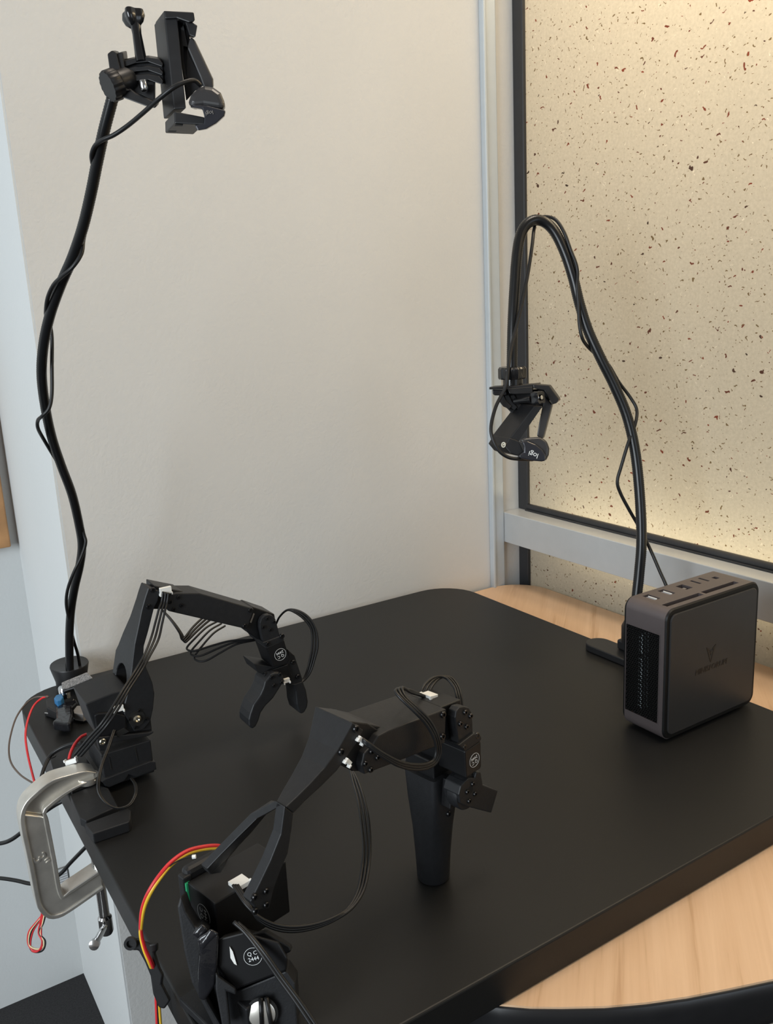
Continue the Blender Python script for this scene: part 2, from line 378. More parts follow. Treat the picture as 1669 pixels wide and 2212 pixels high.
# ================================================================== mini computer
def mini_pc():
    x0, x1, y0, y1, z0, z1 = .582, .713, .4805, .5285, .0, .1275
    t = thing('mini_computer', 'dark grey mini computer standing upright on the black board', 'computer', ((x0+x1)/2, (y0+y1)/2, 0))
    def sec(d, y, r=.010): return [Vector((x, y, z)) for x, z in rrect(x0+d, x1-d, z0+.002+d, z1-d, (r,)*4, 6)]
    body = MB().loft([sec(0, y0+.001), sec(0, y1-.003)]).build('shell', 'pc_shell', t, smooth=30)
    cut = MB()
    def top(px, py): p = at_z(1330+px/4.923, 1240+py/4.923, z1); return p.x, p.y
    def tbox(pts, depth=.006):
        P = [top(*p) for p in pts]; xs = [p[0] for p in P]; ys = [p[1] for p in P]
        return min(xs), max(xs), min(ys), max(ys)
    def quad(pts): P = [top(*p) for p in pts]; return (sum(p[0] for p in P)/4, sum(p[1] for p in P)/4)
    usb = [quad([(270,240),(370,210),(495,250),(375,283)]), quad([(430,187),(520,155),(655,195),(545,228)])]
    eth = quad([(632,140),(705,110),(825,135),(740,165)])
    tc = [((top(770,72)[0]+top(925,100)[0])/2, (top(770,72)[1]+top(925,100)[1])/2), ((top(858,42)[0]+top(1010,75)[0])/2, (top(858,42)[1]+top(1010,75)[1])/2)]
    jk = top(1058, 40)
    sl = [((.597, .642), ), ((.648, .692), )]
    sy = (top(480,325)[1]+top(560,345)[1])/2
    holes = []
    def hole(cx, cy, hx, hy, dep=.008): cut.box((cx-hx, cy-hy, z1-dep), (cx+hx, cy+hy, z1+.002)); holes.append((cx, cy, hx, hy, dep))
    for cx, cy in usb: hole(cx, cy, .0040, .0072)
    hole(eth[0], eth[1], .0048, .0062)
    for cx, cy in tc: hole(cx, cy, .0016, .0058)
    hole(jk[0], jk[1], .0028, .0028)
    s0, s1 = top(480, 325)[0], top(925, 215)[0]; s2, s3 = top(880, 185)[0], top(1300, 90)[0]
    hole((s0+s1)/2, sy, (s1-s0)/2, .0030); hole((s2+s3)/2, sy+.0005, (s3-s2)/2, .0030)
    # vent opening in the left side
    def side(px, py): p = at_x(1230+px/3.80, 1200+py/3.80, x0); return p.y, p.z
    vy1, vz1 = side(468, 540); vy0, vz0 = side(720, 1380)
    vz1 -= .002; vz0 = max(vz0, .017)
    cut.box((x0-.002, vy0, vz0), (x0+.012, vy1, vz1))
    c = cut.build('cut', 'hole_black'); boolean(body, c)
    for cx, cy, hx, hy, dep in holes:
        MB().box((cx-hx+.0001, cy-hy+.0001, z1-dep+.0004), (cx+hx-.0001, cy+hy-.0001, z1-dep+.0012)).build('port_floor', 'hole_black', t)
    for cx, cy in usb:
        p = MB().box((cx-.0016, cy-.0055, z1-.0066), (cx+.0006, cy+.0055, z1-.0012)).build('usb_port', 'usb_blue', t)
        MB().box((cx+.0012, cy-.0050, z1-.0066), (cx+.0020, cy+.0050, z1-.0006)).build('contacts', 'connector_white', p)
    MB().box((eth[0]-.0016, eth[1]-.0016, z1-.007), (eth[0]+.0016, eth[1]+.0016, z1-.0015)).build('ethernet_port', 'chip_grey', t)
    for cx, cy in tc: MB().box((cx-.0004, cy-.0042, z1-.007), (cx+.0004, cy+.0042, z1-.0012)).build('usb_c_port', 'chip_grey', t)
    for cx, cy in usb + [eth] + tc + [jk]:
        text_mesh('port_mark', '=', .0032, basis((0, -1, 0), (1, 0, 0), (0, 0, 1), (cx, sy+.0052, z1+.00005)), 'chip_grey', t, .00002)
    # front: black gasket, then the plate standing proud of it
    rim = sec(.0012, y0-.0006, .0095)
    MB().loft([sec(.0004, y0+.0012), rim]).build('front_frame', 'pc_frame', t, smooth=30)
    MB().loft([sec(.0050, y0-.0004, .0070), sec(.0050, y0-.0016, .0070), sec(.0056, y0-.0021, .0065)]).build('front_plate', 'pc_face', t, smooth=20)
    MB().loft([sec(.0015, y1-.003), sec(.0015, y1)]).build('back_plate', 'pc_frame', t, smooth=30)
    for fxx in (x0+.02, x1-.02): MB().box((fxx-.008, y0+.008, 0), (fxx+.008, y1-.008, .0026)).build('rubber_foot', 'pc_frame', t)
    # vent: triangular lattice, cooling fins behind it
    g = MB(); bw = .00042
    def bar(a, b):
        d = Vector((0, b[0]-a[0], b[1]-a[1])); L = d.length
        if L < 1e-5: return
        d /= L; n = Vector((0, -d.z, d.y))*bw
        A = Vector((x0+.0006, a[0], a[1])); B = Vector((x0+.0006, b[0], b[1])); k = Vector((.0012, 0, 0))
        g.loft([[A-n, A+n, A+n+k, A-n+k], [B-n, B+n, B+n+k, B-n+k]])
    W, H = vy1-vy0, vz1-vz0
    def clipline(p, d):
        t0, t1 = -9, 9
        for o_, dd, lo, hi in ((p[0], d[0], vy0, vy1), (p[1], d[1], vz0, vz1)):
            if abs(dd) < 1e-9:
                if not lo <= o_ <= hi: return
                continue
            a, b = sorted(((lo-o_)/dd, (hi-o_)/dd)); t0 = max(t0, a); t1 = min(t1, b)
        if t1 > t0: bar((p[0]+d[0]*t0, p[1]+d[1]*t0), (p[0]+d[0]*t1, p[1]+d[1]*t1))
    pitch = .0036
    for ang in (90, 30, 150):
        a = math.radians(ang); d = (math.cos(a), math.sin(a)); n = (-d[1], d[0])
        for k in range(-40, 41):
            clipline(((vy0+vy1)/2+n[0]*k*pitch, (vz0+vz1)/2+n[1]*k*pitch), d)
    gg = g.build('vent_grille', 'pc_frame', t)
    fm = MB()
    fm.box((x0-.0004, vy0-.0008, vz0-.0008), (x0+.0006, vy0, vz1+.0008)); fm.box((x0-.0004, vy1, vz0-.0008), (x0+.0006, vy1+.0008, vz1+.0008))
    fm.box((x0-.0004, vy0, vz0-.0008), (x0+.0006, vy1, vz0)); fm.box((x0-.0004, vy0, vz1), (x0+.0006, vy1, vz1+.0008))
    fm.build('vent_frame', 'pc_shell', t)
    MB().box((x0+.0105, vy0, vz0), (x0+.0118, vy1, vz1)).build('vent_back', 'hole_black', t)
    fy = (vy0*.36+vy1*.64)
    for a, b in ((.06, .30), (.33, .62), (.64, .93)):
        fn = MB()
        zlo, zhi = vz1-(vz1-vz0)*b, vz1-(vz1-vz0)*a
        n = int((zhi-zlo)/.0013)
        for k in range(n): fn.box((x0+.0019, fy-.004, zlo+k*.0013), (x0+.010, fy, zlo+k*.0013+.0006))
        fn.build('cooling_fins', 'fin_metal', t)
    # emblem and lettering on the plate
    yf = y0-.0022
    e = at_y(1535, 1411, yf); ex, ez = e.x, e.z
    s = .0078
    def pl(pts, nm):
        MB().prism([Vector((ex+x*s, yf-.00015, ez+z*s)) for x, z in pts], [Vector((ex+x*s, yf+.0004, ez+z*s)) for x, z in pts]).build(nm, 'logo_black', t)
    em = [(-.85, .95), (-.35, .62), (-.18, -.35), (0, -1.15), (0, -.62), (-.02, -.2), (-.22, .45), (-.50, .62), (-.48, .25)]
    pl([(-.85, .95), (-.30, .60), (-.26, .30), (-.48, .52), (-.10, -.60), (0, -1.15), (-.12, -1.0)], 'emblem')
    pl([(.85, .95), (.30, .60), (.26, .30), (.48, .52), (.10, -.60), (0, -1.15), (.12, -1.0)], 'emblem')
    pl([(0, .50), (.07, .22), (.24, .12), (.07, .02), (0, -.28), (-.07, .02), (-.24, .12), (-.07, .22)], 'emblem')
    e2 = at_y(1536, 1441, yf)
    text_mesh('lettering', 'MINISFORUM', .0078, basis((1, 0, 0), (0, 0, 1), (0, -1, 0), (e2.x, yf-.0001, e2.z)) @ Matrix.Diagonal((.98, 1, 1, 1)) @ Matrix(((1, .18, 0, 0), (0, 1, 0, 0), (0, 0, 1, 0), (0, 0, 0, 1))), 'logo_black', t)
mini_pc()

# ================================================================== goosenecks, phone holders, webcams
def path(pts, dfun):
    return [at_d(x, y, dfun(y) if len(p) == 2 else p[2]) for p in pts for x, y in [p[:2]]]
def lerp_tab(tab):
    def f(y):
        t = sorted(tab)
        if y <= t[0][0]: return t[0][1]
        for (a, va), (b, vb) in zip(t, t[1:]):
            if y <= b: return va+(vb-va)*(y-a)/(b-a)
        return t[-1][1]
    return f
def neck(name_parent, pts, r, parent):
    P = resample(smooth(pts, 10), .0011)
    return MB().tube(P, r, seg=14, ribs=.93, raw=True).build('flexible_neck', 'tube_black', parent, smooth=True)
def knob_ring(base, axis, r, h, parent, name='knob', teeth=16, m='plastic_black'):
    return MB().lathe(base, axis, [(r*.5, 0), (r*.95, 0), (r, h*.12), (r, h*.85), (r*.9, h), (r*.5, h)], teeth*4, lambda k: 1 if k % 4 < 2 else .95).build(name, m, parent, smooth=35)

# ---- left stand
D1 = lerp_tab([(1455, .955), (1180, .90), (800, .77), (500, .695), (300, .652), (215, .636)])
st1 = thing('gooseneck_stand', 'tall black gooseneck phone holder clamped at the back left board corner', 'stand', at_d(150, 1480, .96))
n1 = [(151, 1470), (150, 1420), (150, 1370), (153, 1320), (161, 1270), (172, 1222), (177, 1180), (172, 1140), (156, 1070), (132, 1005), (112, 945), (98, 880), (90, 810), (94, 745), (108, 680), (131, 615), (157, 555), (179, 490), (196, 420), (210, 350), (224, 285), (243, 212)]
neck('', path(n1, D1), .0045, st1)
# head of the left stand (about 63 cm from the lens)
h1 = lambda pts: zc(pts, 4.636, 180, 0)
d = .632
ax = (at_d(335, 150, .64)-at_d(225, 190, .62)).normalized()
knob_ring(at_d(232, 188, .625), ax, .0108, .009, st1, 'lock_nut')
MB().lathe(at_d(247, 183, .628), ax, [(.0085, 0), (.0085, .012), (.006, .016)], 20).build('ball_socket', 'plastic_black', st1, smooth=35)
pext(h1([(240, 540), (285, 505), (330, 520), (420, 880), (470, 905), (300, 945), (262, 700)]), d-.006, (6, -2, .022)).build('mount_plate', 'plastic_black', st1, bevel=.0008)
pext(h1([(340, 530), (395, 520), (440, 860), (520, 930), (740, 1030), (720, 1085), (640, 1070), (345, 960), (310, 820)]), d-.004, (8, -5, .020)).build('mount_bracket', 'plastic_black', st1, bevel=.0008)
for k, (y0, y1) in enumerate(((580, 650), (665, 735), (748, 830))):
    pext(h1([(405, y0+28), (520, y0), (640, y0-8), (760, y0+12), (800, y0+60), (790, y1+20), (650, y1-30), (530, y1-20), (410, y1+20)]), d-.002, (3, -4, .016)).build('hinge_finger', 'plastic_black', st1, bevel=.0006)
sa, sb = at_d(292, 48, d), at_d(305, 128, d)
axs = (sb-sa).normalized()
ts = MB().lathe(at_d(290, 38, d), axs, [(.0035, 0), (.0040, .004), (.0033, .012), (.0042, .033)], 16).build('thumb_screw', 'gloss_black', st1, smooth=35)
MB().lathe(at_d(286, 24, d), axs, [(.0045, 0), (.0082, .001), (.0088, .005), (.0070, .009), (.0036, .012)], 40, lambda k: .86+.14*math.cos(k*2*math.pi/40*4)).build('thumb_knob', 'gloss_black', ts, smooth=50)
MB().lathe(at_d(309, 176, d-.004), axs, [(.0032, 0), (.0032, .005), (.0020, .0068), (.0006, .0072)], 16).build('bolt_tip', 'steel', ts, smooth=40)
# clamp body: long box with left flank, jaws
def front1(pts): return h1(pts)
pext(h1([(805, 105), (935, 112), (1030, 1085), (905, 1092)]), d-.012, (-22, 26, .026)).build('holder_body', 'plastic_black', st1, bevel=.0008)
pext(h1([(805, 105), (1108, 120), (1120, 205), (1060, 225), (935, 180), (820, 185)]), d-.014, (-20, 24, .026)).build('upper_jaw', 'plastic_black', st1, bevel=.0008)
pext(h1([(1000, 170), (1142, 255), (1122, 372), (1062, 350), (1035, 260)]), d-.012, (-6, 4, .018)).build('jaw_pad', 'plastic_black', st1, bevel=.0005)
pext(h1([(912, 1112), (1215, 1172), (1212, 1248), (915, 1235)]), d-.014, (-22, 22, .028)).build('lower_jaw', 'plastic_black', st1, bevel=.0008)
for (x, y) in ((958, 1253), (893, 1312)):
    pext(h1([(x-35, y-6), (x+40, y-4), (x+30, y+7), (x-45, y+6)]), d-.0145, (0, 1, .004)).build('jaw_slot', 'hole_black', st1)
pext(h1([(925, 190), (985, 175), (1045, 470), (1000, 460), (1005, 600), (1035, 780), (1010, 790)]), d-.006, (4, 0, .012)).build('spring_plate', 'gloss_black', st1)
pext(h1([(930, 190), (1040, 300), (1110, 540), (1215, 850), (1120, 910), (1030, 1010), (1000, 790)]), d-.003, (0, 0, .008)).build('holder_back', 'plastic_black', st1, bevel=.0006)
pext(h1([(400, 590), (650, 560), (800, 650), (805, 830), (715, 812), (715, 1020), (460, 900)]), d+.001, (2, 0, .012)).build('hinge_core', 'plastic_black', st1, bevel=.0008)
# left stand: edge clamp with felt pad
c1 = lambda pts: zc(pts, 4.636, 0, 1400)
dc = .955
def cup(px0, px1, top, bot, d, parent):
    pass
bp = at_z(155, 1474, .006)
MB().loft([[Vector((bp.x+r_*math.cos(a)*1.0, bp.y+r_*1.15*math.sin(a), z)) for a in [2*math.pi*k/28 for k in range(28)]] for r_, z in ((.0165, .003), (.0165, .010), (.0205, .027), (.020, .0285), (.008, .027))]).build('clamp_cup', 'plastic_black', st1, smooth=40)
q = [at_z(*c1([p])[0], .004) for p in ((615, 420), (980, 320), (940, 280), (610, 390))]
pext(c1([(615, 345), (870, 240), (930, 300), (680, 405), (620, 415)]), dc-.045, (2, 4, .012)).build('felt_pad', 'felt_grey', st1, bevel=.0008)
pext(c1([(618, 430), (640, 440), (985, 330), (960, 300), (680, 408)]), dc-.045, (2, 4, .012)).build('clamp_lip', 'plastic_black', st1, bevel=.0006)
tg = at_z(160, 1506, 0)
MB().box((tg.x+.004, tg.y+.000, .0004), (tg.x+.060, tg.y+.028, .010)).build('clamp_tongue', 'plastic_black', st1, bevel=.003)
# webcam held by the left stand
wc1 = thing('webcam', 'small black webcam gripped in the tall left gooseneck holder', 'webcam', at_d(450, 240, d))
o = pext(h1([(1035, 1060), (1075, 950), (1150, 878), (1215, 858), (1300, 872), (1375, 925), (1410, 1010), (1425, 1100), (1330, 1085), (1200, 1065), (1110, 1075)]), d-.022, (3, 6, .030)).build('webcam_body', 'webcam_grey', wc1, bevel=.004, bseg=4)
pext(h1([(1062, 1072), (1120, 1050), (1240, 1058), (1360, 1088), (1425, 1105), (1412, 1160), (1330, 1235), (1230, 1292), (1140, 1308), (1110, 1250), (1205, 1240), (1210, 1165), (1190, 1090)]), d-.023, (2, 2, .026)).build('webcam_face', 'webcam_face', wc1, bevel=.0022, bseg=3)
pext(h1([(1068, 372), (1108, 390), (1296, 790), (1300, 880), (1205, 880), (1165, 770), (1040, 480)]), d-.010, (2, 1, .012)).build('webcam_clip', 'webcam_grey', wc1, bevel=.0012)
pext(h1([(1040, 480), (1060, 560), (1200, 830), (1190, 850), (1140, 790), (1035, 780)]), d-.004, (0, 0, .010)).build('clip_hinge', 'gloss_black', wc1)
tx = at_d(452, 244, d-.0236)
text_mesh('brand_mark', 'logi', .0040, basis(-RT+DN*.25, DN+RT*.25, -FW, tx), 'chip_grey', wc1)
k1 = [(432, 184, .616), (420, 174, .612), (400, 177, .608), (375, 189, .606), (345, 212, .610), (310, 243, .622), (275, 272, .634), (245, 292, .640), (222, 302, .644), (206, 314, .650), (198, 332, .655), (199, 350, .662), (206, 385, .672), (193, 440, .694), (186, 490, .706), (180, 520, .705), (176, 548, .700), (157, 577, .700), (135, 596, .706), (116, 615, .716), (103, 643, .726), (99, 672, .738), (100, 685, .750), (107, 698, .763), (112, 730, .768), (112, 790, .772), (112, 850, .775), (106, 882, .775), (92, 898, .777), (82, 908, .787), (82, 925, .797), (95, 950, .818), (125, 1000, .846), (145, 1032, .862), (165, 1085, .876), (180, 1150, .888), (185, 1172, .890), (176, 1202, .893), (160, 1235, .896), (147, 1270, .903), (143, 1300, .911), (147, 1330, .925), (158, 1380, .945), (167, 1410, .955), (172, 1436, .962), (176, 1460, .968)]
MB().tube(path(k1, D1), .00165, seg=8, sub=5).build('cable', 'cable_black', wc1, smooth=True)

# ---- right stand
D2 = lerp_tab([(1320, .962), (1000, .955), (473, .935)])
st2 = thing('gooseneck_stand', 'arched black gooseneck phone holder clamped behind the mini computer', 'stand', Vector((.70, .62, 0)))
n2 = [(1374, 1345, .966), (1374, 1300, .962), (1380, 1240, .960), (1385, 1170, .957), (1382, 1080, .955), (1372, 980, .953), (1354, 900, .95), (1326, 832, .947), (1296, 772, .944), (1269, 712, .942), (1251, 655, .939), (1238, 602, .937), (1222, 552, .935), (1202, 508, .933), (1182, 484, .932), (1159, 475, .931), (1138, 484, .930), (1124, 508, .929), (1116, 552, .928), (1111, 622, .927), (1107, 702, .926), (1105, 800, .926)]
neck('', path(n2, D2), .0059, st2)
h2 = lambda pts: zc(pts, 6.954, 1020, 740)
d = .925
upv = Vector((0, 0, 1))
knob_ring(at_d(1106, 818, d), upv, .0150, .0125, st2, 'lock_nut', 14, 'gloss_black')
MB().lathe(at_d(1107, 834, d), upv, [(.0095, 0), (.0105, .001), (.0105, .009), (.0112, .0095), (.0112, .0105), (.009, .011)], 28).build('ball_socket', 'gloss_black', st2, smooth=35)
pext(h2([(250, 668), (620, 650), (960, 620), (970, 640), (910, 665), (905, 700), (250, 705)]), d-.012, (10, -3, .028)).build('mount_plate', 'plastic_black', st2, bevel=.0006)
pext(h2([(295, 705), (500, 705), (520, 780), (480, 795), (330, 795), (300, 770)]), d-.010, (4, 0, .018)).build('mount_foot', 'plastic_black', st2, bevel=.001)
pext(h2([(520, 690), (905, 662), (900, 765), (640, 775), (560, 770)]), d-.014, (2, 0, .02)).build('mount_block', 'plastic_black', st2, bevel=.0006)
for k in range(3):
    x = 400+85*k
    pext(h2([(x, 790), (x+60, 780), (x+110, 880), (x+190, 960+10*k), (x+150, 1000+15*k), (x+60, 960), (x+5, 890)]), d-.008+.003*k, (2, 0, .010)).build('hinge_finger', 'plastic_black', st2, bevel=.0006)
sa, sb = at_d(1112, 867, d-.006), at_d(1152, 861, d-.024)
ax2 = (sb-sa).normalized()
ts = MB().lathe(sa, ax2, [(.0032, 0), (.0030, .010), (.0040, .022)], 14).build('thumb_screw', 'gloss_black', st2, smooth=35)
MB().lathe(sb, ax2, [(.004, 0), (.0085, .002), (.0088, .006), (.0075, .010), (.004, .0095), (.003, .006)], 40, lambda k: .86+.14*math.cos(k*2*math.pi/40*4)).build('thumb_knob', 'gloss_black', ts, smooth=50)
MB().lathe(sb+ax2*.008, ax2, [(.0022, 0), (.0022, .0026), (.0010, .0030)], 12).build('bolt_tip', 'steel', ts, smooth=40)
pext(h2([(910, 625), (1150, 642), (1300, 850), (1262, 912), (1195, 932), (1160, 870), (1080, 720), (915, 690)]), d-.014, (4, -2, .024)).build('upper_jaw', 'plastic_black', st2, bevel=.0008)
pext(h2([(930, 955), (1062, 955), (680, 1500), (545, 1460)]), d-.018, (-36, -9, .022)).build('holder_body', 'plastic_black', st2, bevel=.0008)
pext(h2([(560, 1425), (700, 1478), (775, 1640), (690, 1705), (570, 1665), (480, 1560)]), d-.020, (-36, -6, .022)).build('lower_jaw', 'plastic_black', st2, bevel=.001)
MB().lathe(at_d(1088.5, 961, d-.0185), (-FW*.7-RT*.7), [(.0030, 0), (.0030, .0012), (.0016, .0012), (.0014, .0002)], 16).build('brass_insert', 'brass_screw', st2, smooth=35)
pext(h2([(500, 700), (1080, 700), (1165, 870), (1010, 1010), (960, 960), (700, 1180), (520, 990), (430, 900)]), d+.001, (0, 0, .014)).build('holder_back', 'plastic_black', st2, bevel=.0008)
# clamp on the board edge behind the computer
ta = at_z(1257, 1400, 0)
ytip = ta.y-.004
tl = [(x, y) for x, y in rrect(ta.x-.003, ta.x+.027, .555, ytip+.004, (.004, .004, .0148, .0148))]
MB().prism([Vector((x, y, .0004)) for x, y in tl], [Vector((x, y, .0085)) for x, y in tl]).build('clamp_tongue', 'plastic_black', st2, bevel=.0012)
MB().box((.700, .565, .0087), (.742, .645, .020)).build('clamp_jaw', 'plastic_black', st2, bevel=.002)
MB().box((.7165, .562, .020), (.7425, .652, .028)).build('felt_pad', 'felt_grey', st2, bevel=.002)
b2 = at_d(1374, 1340, .966)
MB().lathe(Vector((b2.x, b2.y, .02)), upv, [(.016, 0), (.016, .018), (.008, .034)], 24).build('clamp_cup', 'plastic_black', st2, smooth=40)
wc2 = thing('webcam', 'small black webcam with white mark hanging from the arched right gooseneck', 'webcam', at_d(1165, 970, d))
pext(h2([(690, 1480), (800, 1430), (1020, 1415), (1120, 1480), (1160, 1590), (1150, 1690), (1100, 1790), (1040, 1660), (900, 1540)]), d-.022, (-3, 0, .030)).build('webcam_body', 'webcam_grey', wc2, bevel=.003, bseg=4)
pext(h2([(735, 1478), (830, 1480), (950, 1530), (1050, 1610), (1105, 1700), (1100, 1775), (1040, 1788), (880, 1775), (715, 1742), (690, 1700), (768, 1645), (770, 1570)]), d-.026, (1, -1, .026)).build('webcam_face', 'webcam_face', wc2, bevel=.0018, bseg=3)
pext(h2([(1085, 800), (1195, 930), (1060, 1440), (1020, 1440), (965, 1400), (1000, 1200)]), d-.006, (3, 0, .012)).build('webcam_clip', 'webcam_grey', wc2, bevel=.0012)
tx = at_d(1020+915/6.954, 740+1682/6.954, d-.0266)
text_mesh('brand_mark', 'logi', .0075, basis(-RT-DN*.32, DN-RT*.32, -FW, tx), 'print_white', wc2)
k2 = [(1150, 993, .915), (1125, 992, .905), (1098, 988, .900), (1076, 972, .898), (1062, 942, .898), (1061, 915, .900), (1070, 880, .903), (1082, 855, .905), (1092, 835, .905), (1097, 800, .906), (1103, 755, .912), (1115, 705, .917), (1128, 650, .92), (1140, 590, .923), (1149, 530, .927), (1153, 495, .934), (1160, 474, .944), (1178, 468, .941), (1200, 475, .934), (1218, 502, .930), (1232, 540, .930), (1243, 568, .930), (1247, 590, .931), (1246, 620, .931), (1249, 660, .933), (1251, 700, .934), (1257, 730, .936), (1270, 750, .944), (1292, 770, .954), (1314, 788, .957), (1336, 825, .958), (1362, 860, .957), (1375, 886, .955), (1371, 918, .950), (1357, 955, .948), (1342, 1005, .95), (1333, 1040, .952), (1340, 1066, .956), (1360, 1104, .962), (1378, 1135, .966), (1396, 1170, .968), (1410, 1200, .965), (1425, 1235, .96), (1438, 1264, .955), (1450, 1300, .955), (1440, 1345, .965)]
MB().tube(path(k2, D2), .00185, seg=8, sub=5).build('cable', 'cable_black', wc2, smooth=True)

# ================================================================== steel C-clamp on the left edge
def cclamp():
    Y = .715
    T = lambda pts: [at_y(*p, Y) for p in zc(pts, 4.609, 0, 1640)]
    t = thing('c_clamp', 'shiny zinc C-clamp gripping the left board edge and arm foot', 'clamp', Vector((.10, Y, -.10)))
    outer = [(960, 128), (850, 115), (700, 150), (500, 215), (330, 350), (240, 450), (200, 570), (215, 720), (290, 1070), (360, 1430), (400, 1520), (470, 1580), (560, 1585), (680, 1530), (985, 1320), (1030, 1290)]
    inner = [(955, 215), (800, 270), (640, 370), (462, 520), (482, 600), (560, 1000), (622, 1335), (690, 1305), (960, 1125), (1010, 1095)]
    yv = Vector((0, 1, 0))
    # centre web
    def strip(a, b, y0, y1, nm):
        m = MB(); n = len(a)
        rings = [[a[i]+yv*y0, b[i]+yv*y0, b[i]+yv*y1, a[i]+yv*y1] for i in range(n)]
        return m.loft(rings).build(nm, 'zinc', t, bevel=.0011, bseg=3, smooth=40)
    O = resample(smooth(T(outer), 6), .002); I = resample(smooth(T(inner), 6), .002)
    n = 60
    def res(P):
        return [P[min(len(P)-1, int(round(k*(len(P)-1)/(n-1))))] for k in range(n)]
    O, I = res(O), res(I)
    mixp = lambda f: [O[k].lerp(I[k], f) for k in range(n)]
    strip(mixp(.12)[:20], mixp(.88)[:20], .0045, .012, 'jaw_web')
    strip(mixp(.12)[19:], mixp(.88)[19:], .0004, .0155, 'spine_web')
    strip(O, mixp(.17), -.001, .017, 'outer_rib')
    strip(mixp(.83), I, -.001, .017, 'inner_rib')
    # pad at the top jaw, screw, T-bar
    tip = T([(930, 190)])[0]
    MB().lathe(Vector((tip.x-.003, Y+.008, tip.z-.006)), upv, [(.0085, 0), (.0095, .002), (.0095, .006)], 24).build('jaw_pad', 'zinc', t, smooth=35)
    s0 = T([(995, 1200)])[0]; s1 = T([(1095, 1590)])[0]; yo = yv*.008
    sx = s0.x+.001
    P = resample([Vector((sx, Y+.008, -.029)), Vector((sx, Y+.008, s1.z))], .0009)
    MB().tube(P, .0047, seg=16, ribs=.84, raw=True).build('screw', 'steel', t, smooth=True)
    MB().lathe(Vector((sx, Y+.008, -.0330)), upv, [(.006, 0), (.009, .002), (.009, .0058)], 20).build('swivel_pad', 'zinc', t, smooth=35)
    MB().lathe(Vector((sx, Y+.008, s1.z)), Vector((0, 0, -1)), [(.0045, 0), (.0062, .002), (.0062, .016), (.0050, .0185)], 20).build('screw_head', 'steel', t, smooth=35)
    hd = Vector((sx, Y+.008, s1.z-.010))
    e = at_y(203, 2042, Y-.030)
    dirv = (e-hd).normalized()
    MB().lathe(e, -dirv, [(.0018, -.0005), (.0044, .0), (.0044, .0045), (.0030, .0055), (.0030, (e-hd).length+.006)], 16).build('tommy_bar', 'steel', t, smooth=35)
    c = at_y(88, 1861, Y-.0012)
    text_mesh('size_mark', '3"', .015, basis((.35, 0, -1), (1, 0, .35), (0, -1, 0), (c.x, Y+.0004, c.z)), 'zinc', t, .0008)
cclamp()

# ================================================================== robot arms
class Frame:
    """vertical plane of an arm: u along the arm, v sideways, z up"""
    def __init__(s, ox, oy, deg):
        a = math.radians(deg); s.O = Vector((ox, oy, 0)); s.u = Vector((math.cos(a), math.sin(a), 0)); s.v = Vector((-math.sin(a), math.cos(a), 0))
    def uz(s, px, py, v):
        r = ray(px, py); t = (v - (CAM-s.O).dot(s.v))/r.dot(s.v); p = CAM + r*t - s.O
        return p.dot(s.u), p.z
    def P(s, u, v, z): return s.O + s.u*u + s.v*v + Vector((0, 0, z))
    def px(s, px, py, v): u, z = s.uz(px, py, v); return s.P(u, v, z)
    def plate(s, pix, v0, v1, ref=None):
        """side outline seen on the plane v = ref (default v0), solid from v0 to v1; v0/v1 numbers or functions of height"""
        rf = ref if ref is not None else v0
        uz = [s.uz(x, y, rf) for x, y in pix]
        f = lambda q, z: q(z) if callable(q) else q
        return MB().prism([s.P(u, f(v0, z), z) for u, z in uz], [s.P(u, f(v1, z), z) for u, z in uz])
    def box(s, u0, u1, v0, v1, z0, z1):
        m = MB(); m.add([s.P(u, v, z) for u in (u0, u1) for v in (v0, v1) for z in (z0, z1)], [(0,1,3,2),(4,6,7,5),(0,4,5,1),(2,3,7,6),(0,2,6,4),(1,5,7,3)]); return m
SCREW = {}
def screw(F, px, py, v, parent, r=.0022, m='screw_black', h=.0013):
    key = (r, m)
    p = F.px(px, py, v)
    if key not in SCREW:
        o = MB().lathe(Vector((0, 0, 0)), Vector((0, 0, 1)), [(r, -.0008), (r, h*.5), (r*.8, h), (r*.5, h), (r*.42, h*.35), (r*.1, h*.35)], 12).build('screw', m, None, smooth=40)
        SCREW[key] = o.data
    else:
        o = bpy.data.objects.new('screw', SCREW[key]); COL.objects.link(o)
    o.location = p; o.rotation_euler = (-F.v).to_track_quat('Z', 'Y').to_euler()
    attach(o, parent); return o
def connector(parent, c, x, y, z, w=.0075, h=.0045, t=.003):
    """white three-pin plug: x across the pins, y along the wires, z outwards"""
    m = basis(x, y, z, c)
    b = MB(); b.box((-w/2, -h/2, -t/2), (w/2, h/2, t/2), m)
    for sx in (-1, 1): b.box((sx*w/2-.0006, -h/2-.0012, -t/2), (sx*w/2+.0006, -h/2+.001, t/2+.0006), m)
    o = b.build('plug', 'connector_white', parent, bevel=.0002)
    return o
def strands(pix, parent, r=.0008, spread=(3.2, 0), n=3, m='cable_black', name='cable', F=None, v=None):
    out = []
    for k in range(n):
        q = k-(n-1)/2
        pts = []
        for i, p in enumerate(pix):
            s_ = p[3] if len(p) > 3 else 1
            pts.append(at_d(p[0]+q*spread[0]*s_, p[1]+q*spread[1]*s_, p[2]+.0006*q))
        out.append(MB().tube(pts, r, seg=6, sub=6).build(name, m, parent, smooth=True))
    return out
